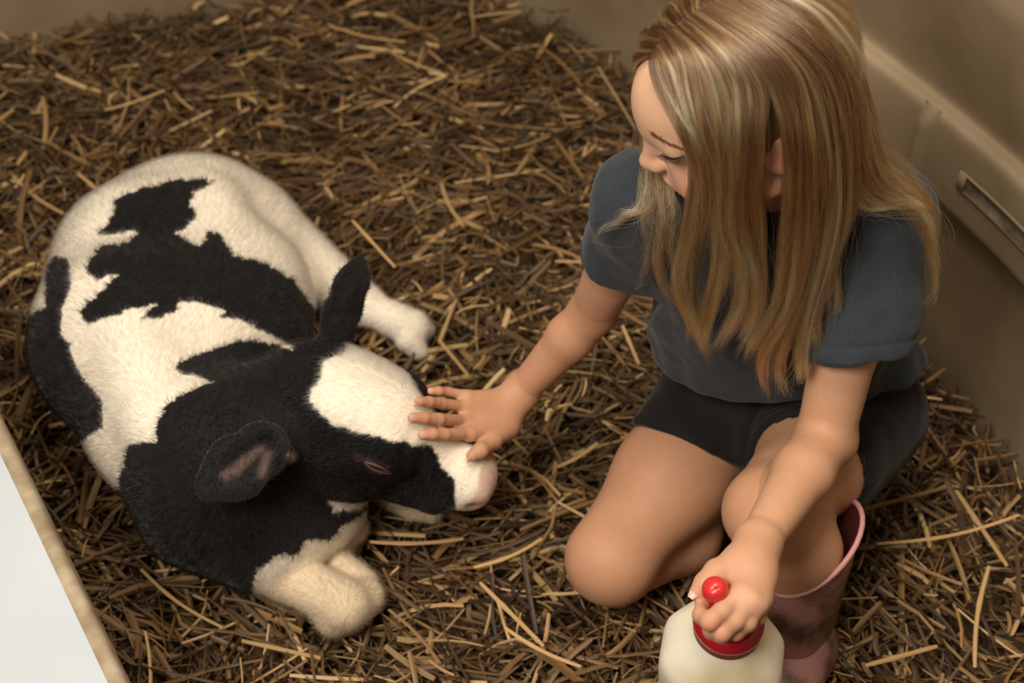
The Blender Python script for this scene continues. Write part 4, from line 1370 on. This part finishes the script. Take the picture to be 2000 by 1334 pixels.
cp = [(.030, -.017), (.0345, -.016)] + [(.0275 + .0088 * math.cos(t), .0 + .0115 * math.sin(t)) for t in np.linspace(-1.0, 2.2, 16)] + [(.018, .006), (.014, .006)]
v, f = lathe(cp)
cap_o = mesh_obj('cap', v, f, M_red, bottle); cap_o['label'] = 'round red screw cap'
teat = Sdf()
tp = D(1397, 1152, 1.283)
m0 = b_cap + b_up * .004
teat.chain([m0, m0 + b_up * .018], [.021, .016], .012)
teat.chain([m0 + b_up * .015, m0 * .35 + tp * .65, tp], [.014, .0112, .0120], .008)
teat.ball(tp, .0124, .004)
cdir = unit(V3(0, 0, CAM_H) - tp)
sdir = unit(CX * .8 + CY * .5)
teat.cone(tp + cdir * .0122 - sdir * .0042, tp + cdir * .0122 + sdir * .0042, .0007, .0007, .001, 's')
v, q = mesh_sdf(teat, np.minimum(m0, tp) - .03, np.maximum(m0, tp) + .03, .0016, smooth=1)
o = mesh_obj('teat', v, q, M_teat, bottle); o['label'] = 'red rubber teat with a slit'

# ================================================================ single straw stalks that stand out
STALKS = [
 ((1168, 130, .16), (1248, 262, .07), 0, 'long golden straw stalk leaning towards the wall beside the girl\'s forehead'),
 ((152, 338, .09), (216, 392, .06), 0, 'pale straw stalk pointing at the calf\'s rump'),
 ((640, 48, .07), (792, 82, .07), .06, 'long straw stalk lying near the back corner of the pen'),
 ((762, 100, .07), (862, 142, .07), .05, 'bright straw stalk below the one near the back corner'),
 ((888, 590, .08), (916, 735, .07), .22, 'kinked pale straw stalk standing upright above the petting hand'),
 ((1084, 510, .08), (1156, 512, .07), 0, 'short white straw stalk beside the girl\'s far sleeve'),
 ((688, 430, .09), (772, 522, .07), .0, 'straw stalk sloping down beside the tip of the upright ear'),
 ((862, 358, .08), (906, 442, .07), .05, 'slanting gold straw stalk in the open middle of the bedding'),
 ((938, 1138, .08), (1062, 1262, .07), .0, 'broad pale straw stalk lying below the calf\'s muzzle'),
 ((925, 1108, .08), (1058, 1052, .07), .06, 'straw stalk pointing from the calf\'s foreleg to the girl\'s knee'),
 ((276, 1112, .08), (436, 1226, .07), .05, 'long thin straw stalk beside the calf\'s chest and front panel'),
 ((1088, 912, .07), (1166, 866, .08), .05, 'straw stalk between the petting hand and the bare thigh'),
 ((1216, 636, .08), (1248, 712, .07), 0, 'bright straw stalk behind the girl\'s reaching forearm'),
 ((205, 215, .07), (322, 176, .08), .04, 'straw stalk lying at the far left behind the calf'),
 ((20, 336, .07), (138, 424, .07), .05, 'dull straw stalk at the left edge above the calf\'s back'),
 ((1932, 1106, .09), (1904, 1304, .06), .04, 'long straw stalk at the lower right behind the boot'),
 ((1712, 1062, .07), (1990, 1006, .08), .05, 'long straw stalk running from the boot to the right edge'),
 ((1868, 958, .08), (1968, 1106, .07), .0, 'straw stalk crossing the bedding below the right wall'),
 ((722, 1058, .08), (905, 1052, .07), .04, 'level straw stalk under the calf\'s jaw'),
 ((985, 1225, .08), (1135, 1302, .07), .05, 'straw stalk at the bottom left of the bottle'),
 ((1000, 856, .08), (1032, 888, .075), .0, 'short bright straw stalk just below the wrist of the petting hand'),
 ((1690, 1300, .08), (1830, 1262, .07), .0, 'straw stalk at the bottom edge right of the bottle'),
]
for k_, (a, b, bend, lab) in enumerate(STALKS):
    A, B_ = W(*a), W(*b)
    dv = B_ - A; Ls = np.linalg.norm(dv); d_ = dv / Ls
    sd = unit(np.cross(d_, UP)); up_ = np.cross(sd, d_)
    S, R = 9, 6
    v = []
    wd = .0022 + .0012 * ((k_ * 37) % 10) / 10
    for i in range(S):
        t = i / (S - 1)
        c = A + dv * t + sd * bend * Ls * (1 - abs(2 * t - 1) if k_ == 4 else math.sin(t * math.pi))
        r = wd * (1.25 if i in (3,) else 1) * (.8 if i in (0, S - 1) else 1)
        for j in range(R):
            q = 2 * math.pi * j / R
            v.append(c + sd * math.cos(q) * r + up_ * math.sin(q) * r * .6)
    f = [(i * R + j, i * R + (j + 1) % R, (i + 1) * R + (j + 1) % R, (i + 1) * R + j) for i in range(S - 1) for j in range(R)]
    f += [tuple(range(R))[::-1], tuple((S - 1) * R + j for j in range(R))]
    cc = np.array(srgb(198, 160, 108)) * (.75 + .45 * ((k_ * 53) % 10) / 10)
    o = mesh_obj('straw_stalk', v, f, M_straw, smooth=False, col=np.tile(cc, (len(v), 1)))
    tag(o, lab, 'straw stalk', 'single straw stalks that stand out of the bedding')
print('done', round(time.time() - T0, 1))
